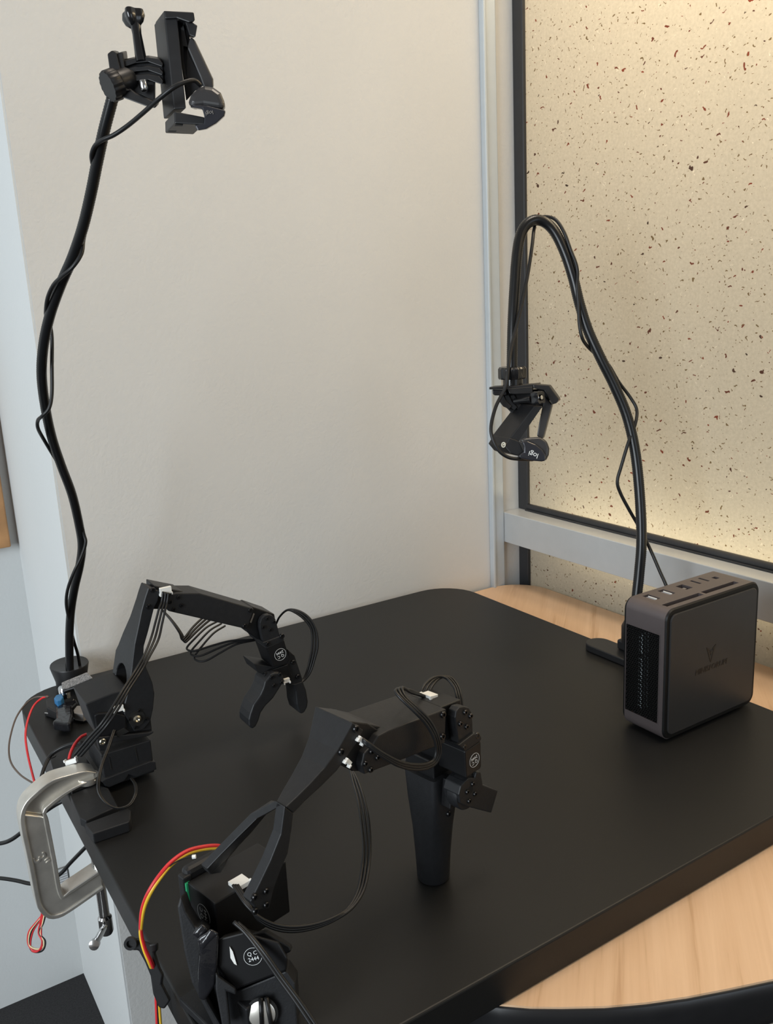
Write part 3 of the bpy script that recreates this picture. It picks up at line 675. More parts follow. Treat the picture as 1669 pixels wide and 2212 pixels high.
def qc(F, px, py, v, parent, size=.0036, ang=0, normal=None, xdir=None):
    p = F.px(px, py, v)
    nrm = normal or -F.v; xd = xdir or F.u
    yd = nrm.cross(xd)
    a = math.radians(ang); X = xd*math.cos(a)+yd*math.sin(a); Y = nrm.cross(X)
    g = text_mesh('label_print', 'Q C\n2444', size, basis(X, Y, nrm, p+nrm*.0002), 'print_white', parent, .00003)
    R = size*1.55; m = MB(); N = 40; rings = []
    for k in range(N):
        a = 2*math.pi*k/N; e = X*math.cos(a)+Y*math.sin(a); c = p+nrm*.00015
        rings.append([c+e*R, c+e*R+nrm*.0001, c+e*(R-.00022)+nrm*.0001, c+e*(R-.00022)])
    m.loft(rings, close=True).build('label_ring', 'print_white', parent)

# ---------------------------------------------------------------- rear arm with gripper
def arm_follower():
    F = Frame(.165, .737, 0); V = -.026
    t = thing('robot_arm', 'black robot arm with open two-finger gripper at the back left', 'robot arm', F.O)
    A = lambda pts: zc(pts, 6.42, 160, 1480)
    B = lambda pts: zc(pts, 3.338, 220, 1220)
    G = lambda pts: zc(pts, 7.372, 520, 1300)
    # base
    ub0, zt = F.uz(207, 1617, V); ub1, _ = F.uz(331, 1643, V); _, ztr = F.uz(322, 1588, V)
    print('arm1 base', ub0, zt, ub1, ztr)
    ub0 = F.uz(226, 1690, V)[0]; 
    base = F.box(ub0, ub1, V, .024, .0045, .036).build('base_housing', 'print_black', t, bevel=.001)
    pl = F.plate(A([(375, 1340), (440, 1300), (770, 1170), (1060, 1060), (1130, 1065), (1145, 1170), (870, 1275), (755, 1240), (700, 1330), (480, 1425)]), V-.003, .026).build('base_plate', 'print_black', t, bevel=.0006)
    for x0_, y0_, x1_, y1_ in ((480, 1000, 515, 1180), (840, 870, 880, 1050)):
        F.plate(A([(x0_-8, y0_), (x0_+8, y0_), (x1_+8, y1_), (x1_-8, y1_)]), V-.0004, V+.002, ref=V).build('vent_slot', 'hole_black', t)
    # feet either side of the clamp
    C = lambda pts: zc(pts, 4.636, 0, 1400)
    def foot(pix, h, nm, bev=.0008):
        a = [at_z(x, y, h) for x, y in pix]
        return MB().prism(a, [Vector((p.x, p.y, .0003)) for p in a]).build(nm, 'print_black', t, bevel=bev)
    foot(C([(485, 1070), (880, 945), (960, 1010), (985, 1120), (900, 1190), (560, 1300)]), .010, 'rear_foot')
    foot(C([(700, 1470), (960, 1360), (1085, 1400), (1180, 1580), (860, 1730), (800, 1700)]), .0075, 'front_foot')
    foot(C([(845, 1760), (1270, 1600), (1310, 1625), (1305, 1710), (1290, 1740), (930, 1860)]), .009, 'foot_stop')
    foot(C([(660, 1290), (1000, 1180), (1060, 1330), (720, 1450)]), .005, 'clamp_tongue')
    for x, y in ((520, 1085), (915, 1140)):
        p = at_z(*C([(x, y)])[0], .010)
        MB().lathe(p, upv, [(.0035, -.001), (.0035, .0006), (.0022, .0006), (.0022, -.0008)], 16).build('screw_boss', 'plastic_black', t, smooth=35)
    # shoulder bracket and its servo
    sbk = F.plate(A([(165, 270), (300, 215), (540, 120), (760, 60), (1075, 480), (1095, 640), (330, 720)]), V+.002, .020, ref=V).build('shoulder_bracket', 'print_black', t, bevel=.0012)
    F.plate(A([(280, 420), (330, 390), (560, 380), (720, 420), (740, 690), (330, 720)]), V, V+.006).build('shoulder_servo', 'servo_black', t, bevel=.0012)
    F.plate(A([(575, 650), (690, 590), (760, 640), (600, 715)]), V-.001, V+.004, ref=V).build('servo_horn_gap', 'hole_black', t)
    F.plate(A([(310, 720), (1040, 650), (1100, 630), (1095, 660), (1030, 700), (520, 800), (440, 900), (350, 910)]), V-.001, V+.006, ref=V).build('bracket_lip', 'print_black', t, bevel=.0008)
    screw(F, 160+397/6.42, 1480+785/6.42, V-.001, t, .0030, 'brass_screw')
    p = F.px(160+260/6.42, 1480+185/6.42, .008)
    MB().lathe(p, upv, [(.0045, -.002), (.0045, .0006), (.002, .0012)], 16).build('pan_screw', 'brass_screw', t, smooth=35)
    # upper arm: side face outline, wider towards the shoulder, arched gap at the back
    up = B([(335, 165), (418, 190), (405, 260), (375, 320), (335, 480), (303, 590), (300, 690), (320, 740), (365, 850), (380, 930), (370, 1040), (350, 1130), (300, 1190), (235, 1205), (195, 1130), (160, 1080), (165, 1000), (190, 900), (215, 740), (225, 650), (235, 570), (265, 430), (285, 330), (310, 240)])
    z_top = F.uz(*up[0], V)[1]; z_sh = F.uz(*up[16], V)[1]
    wid = lambda z: -.006 + (.022+.006)*max(0, min(1, (z_top-.025-z)/(z_top-.025-z_sh-.03)))
    ua = F.plate(up, V, wid).build('upper_arm', 'print_black', t)
    zz = F.uz(*B([(190, 800)])[0], V)[1]
    v0c, v1c = V+.007, .013
    ring = [(v0c, z_sh-.03), (v0c, zz-.012)] + [((v0c+v1c)/2-(v1c-v0c)/2*math.cos(math.pi*k/10), zz-.012+.014*math.sin(math.pi*k/10)) for k in range(1, 10)] + [(v1c, zz-.012), (v1c, z_sh-.03)]
    cut = MB().loft([[F.P(u, v, z) for v, z in ring] for u in (-.06, .08)]).build('cut', 'hole_black')
    boolean(ua, cut)
    ua.modifiers.new('bevel', 'BEVEL').width = .0007
    ua.modifiers['bevel'].limit_method = 'ANGLE'
    for x, y in ((368, 182), (336, 302)): screw(F, *B([(x, y)])[0], V, ua, .0024)
    h = F.px(*B([(250, 1108)])[0], V)
    MB().lathe(h-F.v*.0002, -F.v, [(.0072, 0), (.0072, .0004)], 24).build('horn_recess', 'hole_black', ua, smooth=35)
    MB().lathe(h-F.v*.0006, -F.v, [(.0034, 0), (.0034, .0012), (.002, .002), (.001, .0012)], 16).build('horn_screw', 'brass_screw', ua, smooth=35)
    for x, y in ((198, 1112), (317, 1112), (268, 1050), (242, 1172)): screw(F, *B([(x, y)])[0], V, ua, .0017)
    # servo body between the upper-arm legs
    su, sz = F.uz(*B([(250, 1108)])[0], V)
    F.box(su-.026, su+.012, V+.008, .012, sz-.010, sz+.018).build('shoulder_servo', 'servo_black', t, bevel=.001)
    # elbow servo
    es = F.plate(B([(395, 160), (520, 185), (600, 200), (560, 330), (375, 330), (400, 240)]), V+.004, .004, ref=V).build('elbow_servo', 'servo_black', t, bevel=.001)
    # forearm
    fa = F.plate(B([(470, 260), (500, 213), (540, 205), (705, 205), (1098, 318), (1048, 466), (480, 335), (465, 310)]), V-.001, .002).build('forearm', 'print_black', t, bevel=.0009)
    for x, y in ((1070, 326), (1028, 442)): screw(F, *B([(x, y)])[0], V-.001, fa, .0024)
    for x, y in ((550, 235), (490, 268), (572, 292), (514, 322)): screw(F, *B([(x, y)])[0], V-.001, fa, .0019)
    # wrist pitch servo, slotted
    ws = F.plate(B([(1085, 315), (1100, 310), (1255, 362), (1268, 440), (1240, 560), (1130, 545), (1062, 495), (1050, 465)]), V+.003, .004, ref=V).build('wrist_servo', 'servo_black', t, bevel=.001)
    F.plate(B([(1100, 355), (1108, 358), (1084, 425), (1074, 420)]), V+.0022, V+.006, ref=V).build('servo_slot', 'chip_grey', ws)
    wp = F.plate(G([(305, 420), (305, 340), (330, 265), (390, 212), (450, 203), (510, 225), (555, 280), (580, 370), (625, 560), (640, 590), (400, 690), (370, 645), (345, 600)]), V-.004, V+.0015).build('wrist_plate', 'print_black', t, bevel=.0007)
    F.plate(G([(350, 650), (640, 545), (690, 590), (680, 640), (405, 735)]), V-.006, .004).build('wrist_flange', 'print_black', t, bevel=.0006)
    for x, y in ((415, 268), (525, 315), (355, 402), (468, 445)): screw(F, *G([(x, y)])[0], V-.004, wp, .0018)
    screw(F, *G([(655, 545)])[0], V-.006, t, .0026); screw(F, *G([(425, 670)])[0], V-.006, t, .0022)
    # wrist roll servo with its label
    rs = F.plate(G([(400, 725), (690, 605), (778, 900), (745, 990), (515, 1045)]), V-.006, -.006, ref=V-.006).build('roll_servo', 'servo_black', t, bevel=.001)
    qc(F, *G([(628, 838)])[0], V-.006, rs, .0038, 192)
    cc = F.px(*G([(330, 720)])[0], .000)
    pext(G([(290, 660), (320, 670), (358, 720), (380, 800), (340, 765), (310, 725)]), .836, (1, 0, .004)).build('plug', 'connector_white', rs)
    # gripper: housing, fixed finger, moving finger
    gb = F.plate(G([(770, 775), (880, 870), (990, 1195), (1010, 1280), (905, 1320), (800, 1320), (690, 1290), (560, 1250), (350, 1170), (345, 1120), (520, 1040), (745, 985), (780, 900)]), V-.001, -.002, ref=V-.004).build('gripper_housing', 'print_black', t, bevel=.0008)
    F.plate(G([(205, 985), (300, 1000), (525, 1035), (350, 1150), (270, 1125)]), V-.002, -.002, ref=V-.002).build('gripper_flange', 'print_black', t, bevel=.0006)
    F.plate(G([(380, 1130), (760, 1000), (820, 1180), (800, 1310), (640, 1300), (400, 1250)]), V-.003, V+.004, ref=V-.004).build('gripper_servo', 'servo_black', t, bevel=.0008)
    ff = F.plate(G([(800, 1320), (905, 1310), (1010, 1270), (1068, 1420), (1100, 1610), (1085, 1700), (1045, 1775), (995, 1812), (950, 1780), (915, 1660), (905, 1540), (895, 1450), (860, 1370)]), V-.001, -.004, ref=V-.004).build('fixed_finger', 'print_black', t, bevel=.0025, bseg=3)
    for x, y in ((832, 962), (907, 1190)): screw(F, *G([(x, y)])[0], V-.002, gb, .0025)
    mj = F.plate(G([(385, 1270), (480, 1155), (540, 1125), (620, 1125), (680, 1170), (692, 1235), (650, 1335), (520, 1540), (400, 1660), (325, 1770), (290, 1890), (245, 1990), (185, 2032), (130, 1985), (125, 1880), (150, 1780), (200, 1640), (310, 1480), (360, 1370)]), V-.010, -.013, ref=V-.010).build('moving_finger', 'print_black', t, bevel=.0018, bseg=3)
    for x, y in ((492, 1200), (622, 1155), (645, 1280), (525, 1330)): screw(F, *G([(x, y)])[0], V-.010, mj, .0021)
    screw(F, *G([(400, 1165)])[0], V-.003, gb, .0021)
    p = F.px(*G([(725, 1250)])[0], V-.005)
    connector(t, p, F.u, Vector((0, 0, 1)), -F.v, .006, .004)
    # plug and cables on the elbow
    pc = F.px(*B([(458, 185)])[0], V-.001)
    connector(t, pc, F.u, Vector((0, 0, 1)), -F.v, .010, .006)
    dd = (pc-CAM).dot(FW)-.002
    strands([(358, 1279, dd, .9), (355, 1300, dd, .9), (350, 1316, dd-.003), (343, 1345, dd-.006, 1.1), (334, 1380, dd-.012, 1.2), (318, 1415, dd-.024, .9), (298, 1450, dd-.034, .9), (272, 1490, dd-.052, .9), (250, 1528, dd-.062, 1), (225, 1565, dd-.068, 1), (195, 1600, dd-.062, 1.1), (168, 1632, dd-.054, 1)], t, .0010, (6.5, 1.5), 3)
    strands([(350, 1318, .826, .3), (362, 1330, .822, 1), (378, 1350, .818, 1.2), (391, 1370, .816, 1), (396, 1384, .815, .8), (404, 1378, .818, .9), (420, 1360, .828, 1.2), (438, 1343, .838, 1.3), (452, 1332, .850, 1.3)], t, .0011, (3.6, 3.6), 3)
    for k, (lo, ey) in enumerate(((0, 0), (1, 6), (2, 10))):
        pts = [(470+8*lo, 1342+5*lo, .846), (445+8*lo, 1356+6*lo, .832), (420+8*lo, 1380+8*lo, .822), (404+8*lo, 1398+10*lo, .818), (408+9*lo, 1405+11*lo, .816), (425+10*lo, 1405+11*lo, .815), (460+8*lo, 1394+8*lo, .818), (500+5*lo, 1384+4*lo, .824), (545, 1382+lo, .834), (560, 1382, .842)]
        MB().tube([at_d(*p) for p in pts], .0010, seg=6, sub=6).build('cable', 'cable_black', t, smooth=True)
    for k in range(3):
        q = k-1
        pts = [(596, 1348, .856), (604, 1332, .852), (620, 1318, .848), (640+3*q, 1321-2*q, .846), (662+5*q, 1336-2*q, .846), (677+5*q, 1360, .848), (680+6*q, 1395, .850), (674+5*q, 1425, .852), (666+4*q, 1452, .852), (656+2*q, 1468, .850), (645, 1476, .846), (630, 1478, .842)]
        MB().tube([at_d(*p) for p in pts], .0011, seg=6, sub=6).build('cable', 'cable_black', t, smooth=True)
    # shoulder plug and the loop hanging in front of the base
    connector(t, F.px(256, 1530, V-.001), F.u, Vector((0, 0, 1)), -F.v, .008, .005)
    strands([(258, 1536, .765, 1), (252, 1560, .755, 1), (242, 1590, .745, .8), (232, 1620, .735, .7), (220, 1652, .722, .7), (213, 1685, .712, .9), (214, 1712, .708, 1), (230, 1735, .706, .9), (255, 1746, .708, .8), (280, 1738, .714, .8), (293, 1715, .722, .8), (292, 1695, .732, .8), (284, 1682, .742, .8)], t, .0009, (3.5, 1.2), 2)
    return t
arm_follower()

# ---------------------------------------------------------------- front arm with handle
def arm_leader():
    F = Frame(.15, .416, 12); V = -.026
    t = thing('robot_arm', 'black robot arm with handle grip and trigger in the foreground', 'robot arm', F.O)
    A = lambda pts: zc(pts, 2.98, 540, 1440)
    Bc = lambda pts: zc(pts, 3.628, 260, 1780)
    W = lambda pts: zc(pts, 6.504, 860, 1440)
    # upper arm: top piece narrows sideways to the waist, two legs below
    back = A([(660, 360), (625, 425), (560, 540), (480, 650), (380, 760), (300, 840), (230, 905)])
    frnt = A([(280, 945), (350, 870), (460, 770), (560, 670), (640, 560), (700, 470), (730, 410)])
    zt = F.uz(*back[0], V)[1]; zw = F.uz(*back[-1], V)[1]
    wid = lambda z: V + .0085 + (.0335-.0085)*max(0, min(1, (z-zw)/(zt-zw)))**.75
    ua = F.plate(back+frnt, V, wid).build('upper_arm', 'print_black', t, bevel=.0006)
    for x, y in ((680, 400), (587, 548)): screw(F, *A([(x, y)])[0], V, ua, .0024)
    leg = [(615, 1742), (607, 1802), (584, 1860), (560, 1910), (541, 1948), (558, 1967), (582, 1962), (591, 1923), (604, 1886), (622, 1843), (630, 1792), (634, 1757)]
    zl = F.uz(*leg[5], V)[1]
    F.plate(leg, V, V+.0075).build('arm_leg', 'print_black', ua, bevel=.0006)
    off = lambda z: V+.002 + .044*max(0, min(1, (zw-z)/(zw-zl)))**.62
    F.plate(leg, lambda z: off(z), lambda z: off(z)+.0065, ref=V).build('arm_leg', 'print_black', ua, bevel=.0006)
    for x, y in ((1050, 570), (1140, 525), (1140, 632), (1055, 680)): screw(F, *Bc([(x, y)])[0], V, ua, .0020)
    # elbow servo with two plugs
    F.plate(A([(668, 366), (790, 380), (860, 425), (800, 520), (745, 690), (690, 690), (600, 620), (690, 500)]), V+.004, .0075, ref=V).build('elbow_servo', 'servo_black', t, bevel=.0008)
    connector(t, F.px(*A([(712, 470)])[0], V-.001), F.u*.6-Vector((0, 0, .8)), F.u*.8+Vector((0, 0, .6)), -F.v, .005, .0026, .002)
    connector(t, F.px(*A([(630, 612)])[0], V-.001), F.u*.6-Vector((0, 0, .8)), F.u*.8+Vector((0, 0, .6)), -F.v, .005, .0026, .002)
    # forearm
    fa = F.plate(A([(826, 445), (895, 410), (1262, 272), (1256, 492), (900, 632), (735, 695), (718, 640), (735, 560), (790, 500)]), V-.001, .0105).build('forearm', 'print_black', t, bevel=.0008)
    F.plate(A([(760, 380), (895, 409), (826, 446), (780, 440)]), V+.006, .0105, ref=V).build('forearm_hood', 'print_black', fa, bevel=.0008)
    for x, y in ((1240, 308), (1236, 448)): screw(F, *A([(x, y)])[0], V-.001, fa, .0023)
    for x, y in ((780, 545), (818, 585), (740, 622), (775, 662)): screw(F, *A([(x, y)])[0], V-.001, fa, .0019)
    pw = at_d(540+1158/2.98, 1440+206/2.98, .672)
    u_, z_ = F.uz(540+1180/2.98, 1440+300/2.98, V)
    pc = F.px(540+1155/2.98, 1440+207/2.98, -.004)
    fd = (F.px(*A([(1262, 272)])[0], V)-F.px(*A([(895, 410)])[0], V)).normalized()
    up_ = F.v.cross(fd) * -1
    connector(fa, pc+Vector((0, 0, .0022)), F.v, fd, fd.cross(F.v), .009, .007, .003)
    # wrist servo, plate, flange
    F.plate(W([(668, 595), (945, 485), (948, 545), (880, 600), (860, 1090), (640, 1030)]), V+.004, .006, ref=V).build('wrist_servo', 'servo_black', t, bevel=.0008)
    wp = F.plate(W([(800, 720), (815, 630), (860, 575), (930, 560), (995, 580), (1030, 640), (1045, 760), (1052, 960), (850, 1105), (835, 1000)]), V-.004, V+.003).build('wrist_plate', 'print_black', t, bevel=.0007)
    for x, y in ((935, 640), (1010, 690), (868, 800), (955, 842)): screw(F, *W([(x, y)])[0], V-.004, wp, .0019)
    F.plate(W([(850, 1105), (1060, 945), (1150, 950), (1172, 1000), (1165, 1035), (935, 1200), (915, 1165)]), V-.006, .004).build('wrist_flange', 'print_black', t, bevel=.0006)
    screw(F, *W([(1100, 968)])[0], V-.005, t, .0024); screw(F, *W([(920, 1122)])[0], V-.005, t, .0020)
    # roll servo
    rs = F.plate(W([(935, 1195), (1160, 1045), (1168, 1400), (1150, 1440), (1090, 1475), (955, 1570), (945, 1400)]), V-.006, .018, ref=V-.006).build('roll_servo', 'servo_black', t, bevel=.0008)
    qc(F, *W([(1068, 1312)])[0], V-.006, rs, .0032, 186)
    pp = F.px(*W([(690, 1170)])[0], .004)
    u0, _ = F.uz(*W([(935, 1195)])[0], V-.006)
    zc_ = F.uz(*W([(935, 1260)])[0], V-.006)[1]
    connector(rs, F.P(u0+.0005, .0015, zc_+.006), F.v, Vector((0, 0, -1)), -F.u, .011, .009, .003)
    # handle: squared top flowing into a round grip that stands on the board
    ht = [F.px(887, 1690, .004), ]
    uL, zT = F.uz(956, 1706, V+.002); uR, _ = F.uz(979, 1690, V+.002)
    hc = at_z(936, 1893, 0); cu = (hc-F.O).dot(F.u); cv = (hc-F.O).dot(F.v)
    print('handle', uL, zT, uR, cu, cv, F.uz(960, 1710, V))
    N = 32
    def sq(cu_, cv_, a, b, e, z, dz=0):
        out = []
        for k in range(N):
            an = 2*math.pi*(k+.5)/N; c, s = math.cos(an), math.sin(an)
            x = a*math.copysign(abs(c)**e, c); y = b*math.copysign(abs(s)**e, s)
            out.append(F.P(cu_+x, cv_+y, z+dz*y))
        return out
    zT = .084
    tcu, tcv = cu+.003, cv+.001
    rings = [sq(cu, cv, .0110, .0110, 1, .0004), sq(cu, cv, .0116, .0116, 1, .0015), sq(cu+.0004, cv, .0120, .0122, .9, .02), sq(cu+.0012, cv, .0125, .0132, .7, .042), sq(cu+.002, cv, .0128, .0142, .35, .062), sq(tcu, tcv, .0130, .0150, .22, zT)]
    hd = MB().loft(rings).build('handle', 'print_black', t, smooth=30)
    hv = tcv-.0150
    for x, y in ((685, 1810), (705, 2065)): screw(F, *W([(x, y)])[0], hv, hd, .0021)
    F.box(cu-.006, cu+.022, tcv-.011, tcv+.016, zT-.001, zT+.012).build('handle_neck', 'servo_black', t, bevel=.0008)
    # trigger wheel and lever
    cpx = W([(985, 1765)])[0]; cp = F.px(*cpx, V-.002)
    MB().lathe(cp+F.v*.009, -F.v, [(.012, 0), (.0125, .001), (.0125, .008), (.0118, .009)], 32).build('trigger_servo_horn', 'print_black', t, smooth=35)
    tg = F.plate(W([(880, 1680), (930, 1620), (990, 1565), (1075, 1565), (1100, 1480), (1160, 1480), (1190, 1665), (1402, 1745), (1310, 2058), (950, 1965), (870, 1920), (850, 1800)]), V-.004, V+.010, ref=V-.004).build('trigger', 'print_black', t, bevel=.0007)
    for x, y in ((1042, 1645), (965, 1757), (1072, 1785), (992, 1885)): screw(F, *W([(x, y)])[0], V-.004, tg, .0018)
    c = F.px(*W([(1010, 1730)])[0], V-.004)
    MB().lathe(c+F.v*.0002, -F.v, [(.0026, 0), (.0026, .0004)], 16).build('pivot_hole', 'hole_black', tg, smooth=35)
    F.plate(W([(790, 1640), (880, 1580), (900, 1930), (760, 2030), (775, 1800)]), V+.006, .004, ref=V+.004).build('trigger_servo', 'servo_black', t, bevel=.0008)
    # cables over the forearm and down to the shoulder
    for k in range(3):
        q = k-1
        MB().tube([F.px(*p) for p in [(922, 1507, -.003), (905, 1500+q, -.003), (886, 1493+2*q, -.007), (868+4*q, 1487-q, -.013), (861+7*q, 1491-2*q, -.018), (872+6*q, 1509, -.024), (900+5*q, 1535-2*q, -.031), (925+5*q, 1562-2*q, -.034), (942+4*q, 1595-q, -.036), (946+4*q, 1625, -.036), (935+3*q, 1648+3*q, -.036), (905, 1657+5*q, -.036), (865, 1651+5*q, -.036), (825, 1630+4*q, -.034), (795, 1608+3*q, -.031), (781, 1597+2*q, -.027)]], .0011, seg=6, sub=6).build('cable', 'cable_black', t, smooth=True)
    for k in range(3):
        MB().tube([F.px(*p) for p in [(906+9*k, 1503, .003), (915+9*k, 1482, .005), (930+8*k, 1467, .007), (948+7*k, 1461, .007), (965+6*k, 1466, .004), (980+5*k, 1484, -.002), (986+5*k, 1505, -.007), (990+4*k, 1525, -.010)]], .0010, seg=6, sub=6).build('cable', 'cable_black', t, smooth=True)
    for k in range(3):
        q = k-1
        MB().tube([at_d(*p) for p in [(752, 1650, .600), (760+3*q, 1668, .596), (768+6*q, 1690, .590), (780+7*q, 1730, .578), (788+8*q, 1775, .562), (792+7*q, 1830, .546), (788+7*q, 1880, .532), (778+6*q, 1925, .522), (755+4*q, 1962, .512), (720, 1985+3*q, .504), (680, 2000+4*q, .498), (635, 2007+5*q, .492), (595, 2002+5*q, .488), (560, 1985+4*q, .486), (535+3*q, 1955, .488), (518+5*q, 1928, .494), (508+5*q, 1912, .498)]], .0010, seg=6, sub=6).build('cable', 'cable_black', t, smooth=True)
    for k in range(2):
        MB().tube([at_d(*p) for p in [(877+8*k, 1640, .640), (882+8*k, 1660, .642), (892+6*k, 1680, .646)]], .0010, seg=6, sub=4).build('cable', 'cable_black', t, smooth=True)
    # shoulder servo, nearest corner at its left
    n0 = at_d(463, 1952, .500); nu, nv, nz = (n0-F.O).dot(F.u), (n0-F.O).dot(F.v), n0.z
    print('sh servo corner', nu, nv, nz)
    ss = F.box(nu, nu+.052, nv, nv+.029, nz-.036, nz).build('shoulder_servo', 'servo_black', t, bevel=.0008)
    c = F.P(nu-.0001, nv+.013, nz-.014)
    qp = None
    p = c; nrm = -F.u; X = (-Vector((0, 0, 1))*.9 + F.v*.3).normalized(); X = Vector((0, 0, 1)); Yv = nrm.cross(X)
    text_mesh('label_print', 'Q C\n2444', .0042, basis(X, Yv, nrm, p+nrm*.0002), 'print_white', ss, .00003)
    rings = []
    for k in range(40):
        a = 2*math.pi*k/40; e = X*math.cos(a)+Yv*math.sin(a); q = p+nrm*.00015
        rings.append([q+e*.0066, q+e*.0066+nrm*.0001, q+e*.0063+nrm*.0001, q+e*.0063])
    MB().loft(rings, close=True).build('label_ring', 'print_white', ss)
    connector(ss, F.P(nu+.020, nv+.0035, nz+.0008), F.u, F.v, Vector((0, 0, 1)), .010, .009, .003)
    # bracket behind it, green chip edge
    F.box(nu-.002, nu+.004, nv+.0295, nv+.036, nz-.020, nz+.003).build('shoulder_bracket', 'print_black', t, bevel=.001)
    F.box(nu-.0012, nu+.0018, nv+.0280, nv+.0300, nz-.013, nz-.0005).build('circuit_edge', 'pcb_green', t)
    F.box(nu+.001, nu+.030, nv+.030, nv+.038, nz-.004, nz+.006).build('bracket_arm', 'print_black', t, bevel=.003)
    # base servo facing the camera with its label
    m0 = at_d(478, 2035, .470)
    bu, bv, bz = (m0-F.O).dot(F.u), (m0-F.O).dot(F.v), m0.z
    print('base servo', bu, bv, bz)
    FR = lambda pts, d, off: pext(Bc(pts), d, off)
    bs = FR([(770, 900), (960, 850), (1240, 930), (1310, 1050), (1300, 1150), (900, 1300), (760, 1120)], .470, (6, -14, .045)).build('base_servo', 'servo_black', t, bevel=.001)
    lp = at_d(546, 2066, .4696); X = (RT*.96-DN*.28).normalized(); Nn = -FW; Yv = Nn.cross(X)
    text_mesh('label_print', 'Q C\n2444', .0030, basis(X, Yv, Nn, lp), 'print_white', bs, .00003)
    rings = []
    for k in range(40):
        a = 2*math.pi*k/40; e = X*math.cos(a)*1.0+Yv*math.sin(a)*.95; q = lp+Nn*.00005
        rings.append([q+e*.0050, q+e*.0050+Nn*.0001, q+e*.0048+Nn*.0001, q+e*.0048])
    MB().loft(rings, close=True).build('label_ring', 'print_white', bs)
    FR([(855, 960), (880, 1000), (912, 1108), (890, 1095), (862, 1050)], .4690, (1, 0, .004)).build('plug', 'connector_white', bs)
    # base housing with round opening onto the clamp screw
    FR([(446, 650), (472, 560), (515, 690), (590, 810), (640, 800), (690, 840), (640, 930), (620, 1150), (680, 1390), (800, 1600), (740, 1600), (560, 1250), (500, 1000)], .486, (10, -20, .030)).build('base_side', 'print_black', t, bevel=.0012)
    FR([(750, 1100), (910, 1310), (1300, 1150), (1370, 1250), (1390, 1600), (860, 1600), (800, 1350)], .476, (10, -30, .030)).build('base_housing', 'print_black', t, bevel=.001)
    FR([(960, 880), (1130, 840), (1330, 960), (1340, 1000), (1290, 1020), (1180, 940)], .480, (4, -6, .020)).build('base_lug', 'print_black', t, bevel=.001)
    FR([(600, 900), (700, 830), (770, 870), (760, 1100), (740, 1260), (660, 1390), (610, 1370), (605, 1150), (620, 1000)], .466, (2, -3, .006)).build('tape', 'tape_black', t, bevel=.0015, bseg=3, smooth=True)
    FR([(700, 820), (775, 860), (700, 930), (640, 1000), (625, 930)], .4655, (1, -2, .005)).build('tape', 'tape_black', t, bevel=.0012, smooth=True)
    FR([(560, 860), (640, 780), (690, 830), (620, 910)], .470, (1, -2, .006)).build('tape', 'tape_black', t, bevel=.0012, smooth=True)
    FR([(745, 1160), (770, 1200), (900, 1290), (905, 1340), (830, 1310), (860, 1600), (800, 1600), (745, 1300)], .464, (2, -4, .008)).build('base_rib', 'print_black', t, bevel=.0012)
    c = at_d(566, 2188, .474)
    MB().lathe(c, -FW, [(.0088, 0), (.0088, .0006), (.0075, .0012)], 36).build('opening', 'hole_black', t, smooth=35)
    for k in range(2):
        MB().tube([at_d(*p) for p in [(505+8*k, 1992+2*k, .474), (530+8*k, 2015+2*k, .470), (565+8*k, 2060, .465), (600+8*k, 2110, .462), (640+9*k, 2165, .458), (680+10*k, 2225, .454)]], .0012, seg=6, sub=6).build('cable', 'cable_black', t, smooth=True)
    # red and yellow supply leads
    for k, m in enumerate(('wire_red', 'wire_yellow')):
        MB().tube([at_d(*p) for p in [(492+3*k, 1833-3*k, .535), (470, 1827+4*k, .530), (440, 1829+5*k, .524), (405, 1838+6*k, .516), (372, 1860+6*k, .508), (345+2*k, 1890+5*k, .502), (322+3*k, 1925+4*k, .500), (308+3*k, 1960+2*k, .504), (304+1*k, 1995, .506), (305-1*k, 2020, .507), (313-2*k, 2050, .509), (325-4*k, 2075, .512), (333-4*k, 2094, .519)]], .0012, seg=8, sub=6).build('lead', m, t, smooth=True)
    MB().tube([at_d(*p) for p in [(352, 1885, .504), (370, 1868, .506), (395, 1855, .508), (415, 1851, .509)]], .0004, seg=6).build('lead', 'cable_black', t)
    MB().tube([at_d(*p) for p in [(415, 1851, .509), (423, 1850, .509)]], .0012, seg=6).build('lead_tip', 'connector_white', t)
    for k, m in enumerate(('wire_red', 'cable_black', 'wire_yellow')):
        MB().tube([at_d(*p) for p in [(337+3*k, 2150, .534), (338+3*k, 2180, .536), (340+4*k, 2230, .538)]], .0010, seg=6, sub=4).build('lead', m, t, smooth=True)
    # foot clip on the board edge
    FR([(50, 930), (75, 902), (140, 905), (175, 925), (230, 945), (285, 935), (285, 1000), (262, 1010), (300, 1130), (330, 1190), (320, 1260), (385, 1390), (345, 1450), (300, 1440), (255, 1330), (235, 1190), (190, 1080), (140, 990), (90, 990)], .516, (4, -4, .008)).build('edge_clip', 'plastic_black', t, bevel=.0012)
    p = at_d(283, 2036, .5155)
    MB().lathe(p, -FW, [(.0038, 0), (.0038, .002), (.0022, .002), (.0022, .0004)], 16).build('clip_eye', 'plastic_black', t, smooth=35)
    F.box(-.028, .010, -.016, .034, .0003, .006).build('base_plate', 'print_black', t, bevel=.001)
    F.box(-.022, .004, -.030, .012, .0003, .034).build('base_block', 'print_black', t, bevel=.001)
    return c
oc = arm_leader()
cl = thing('clamp_pad', 'silver clamp pad seen through the round opening of the front arm base', 'clamp', oc)
MB().lathe(oc-FW*.0009, -FW, [(.0072, 0), (.0074, .0006), (.0068, .0010)], 32).build('pad_disc', 'zinc', cl, smooth=35)
MB().tube([at_d(563, 2155, .4722), at_d(566, 2225, .4722)], .0013, seg=10).build('pad_bar', 'screw_black', cl, smooth=True)
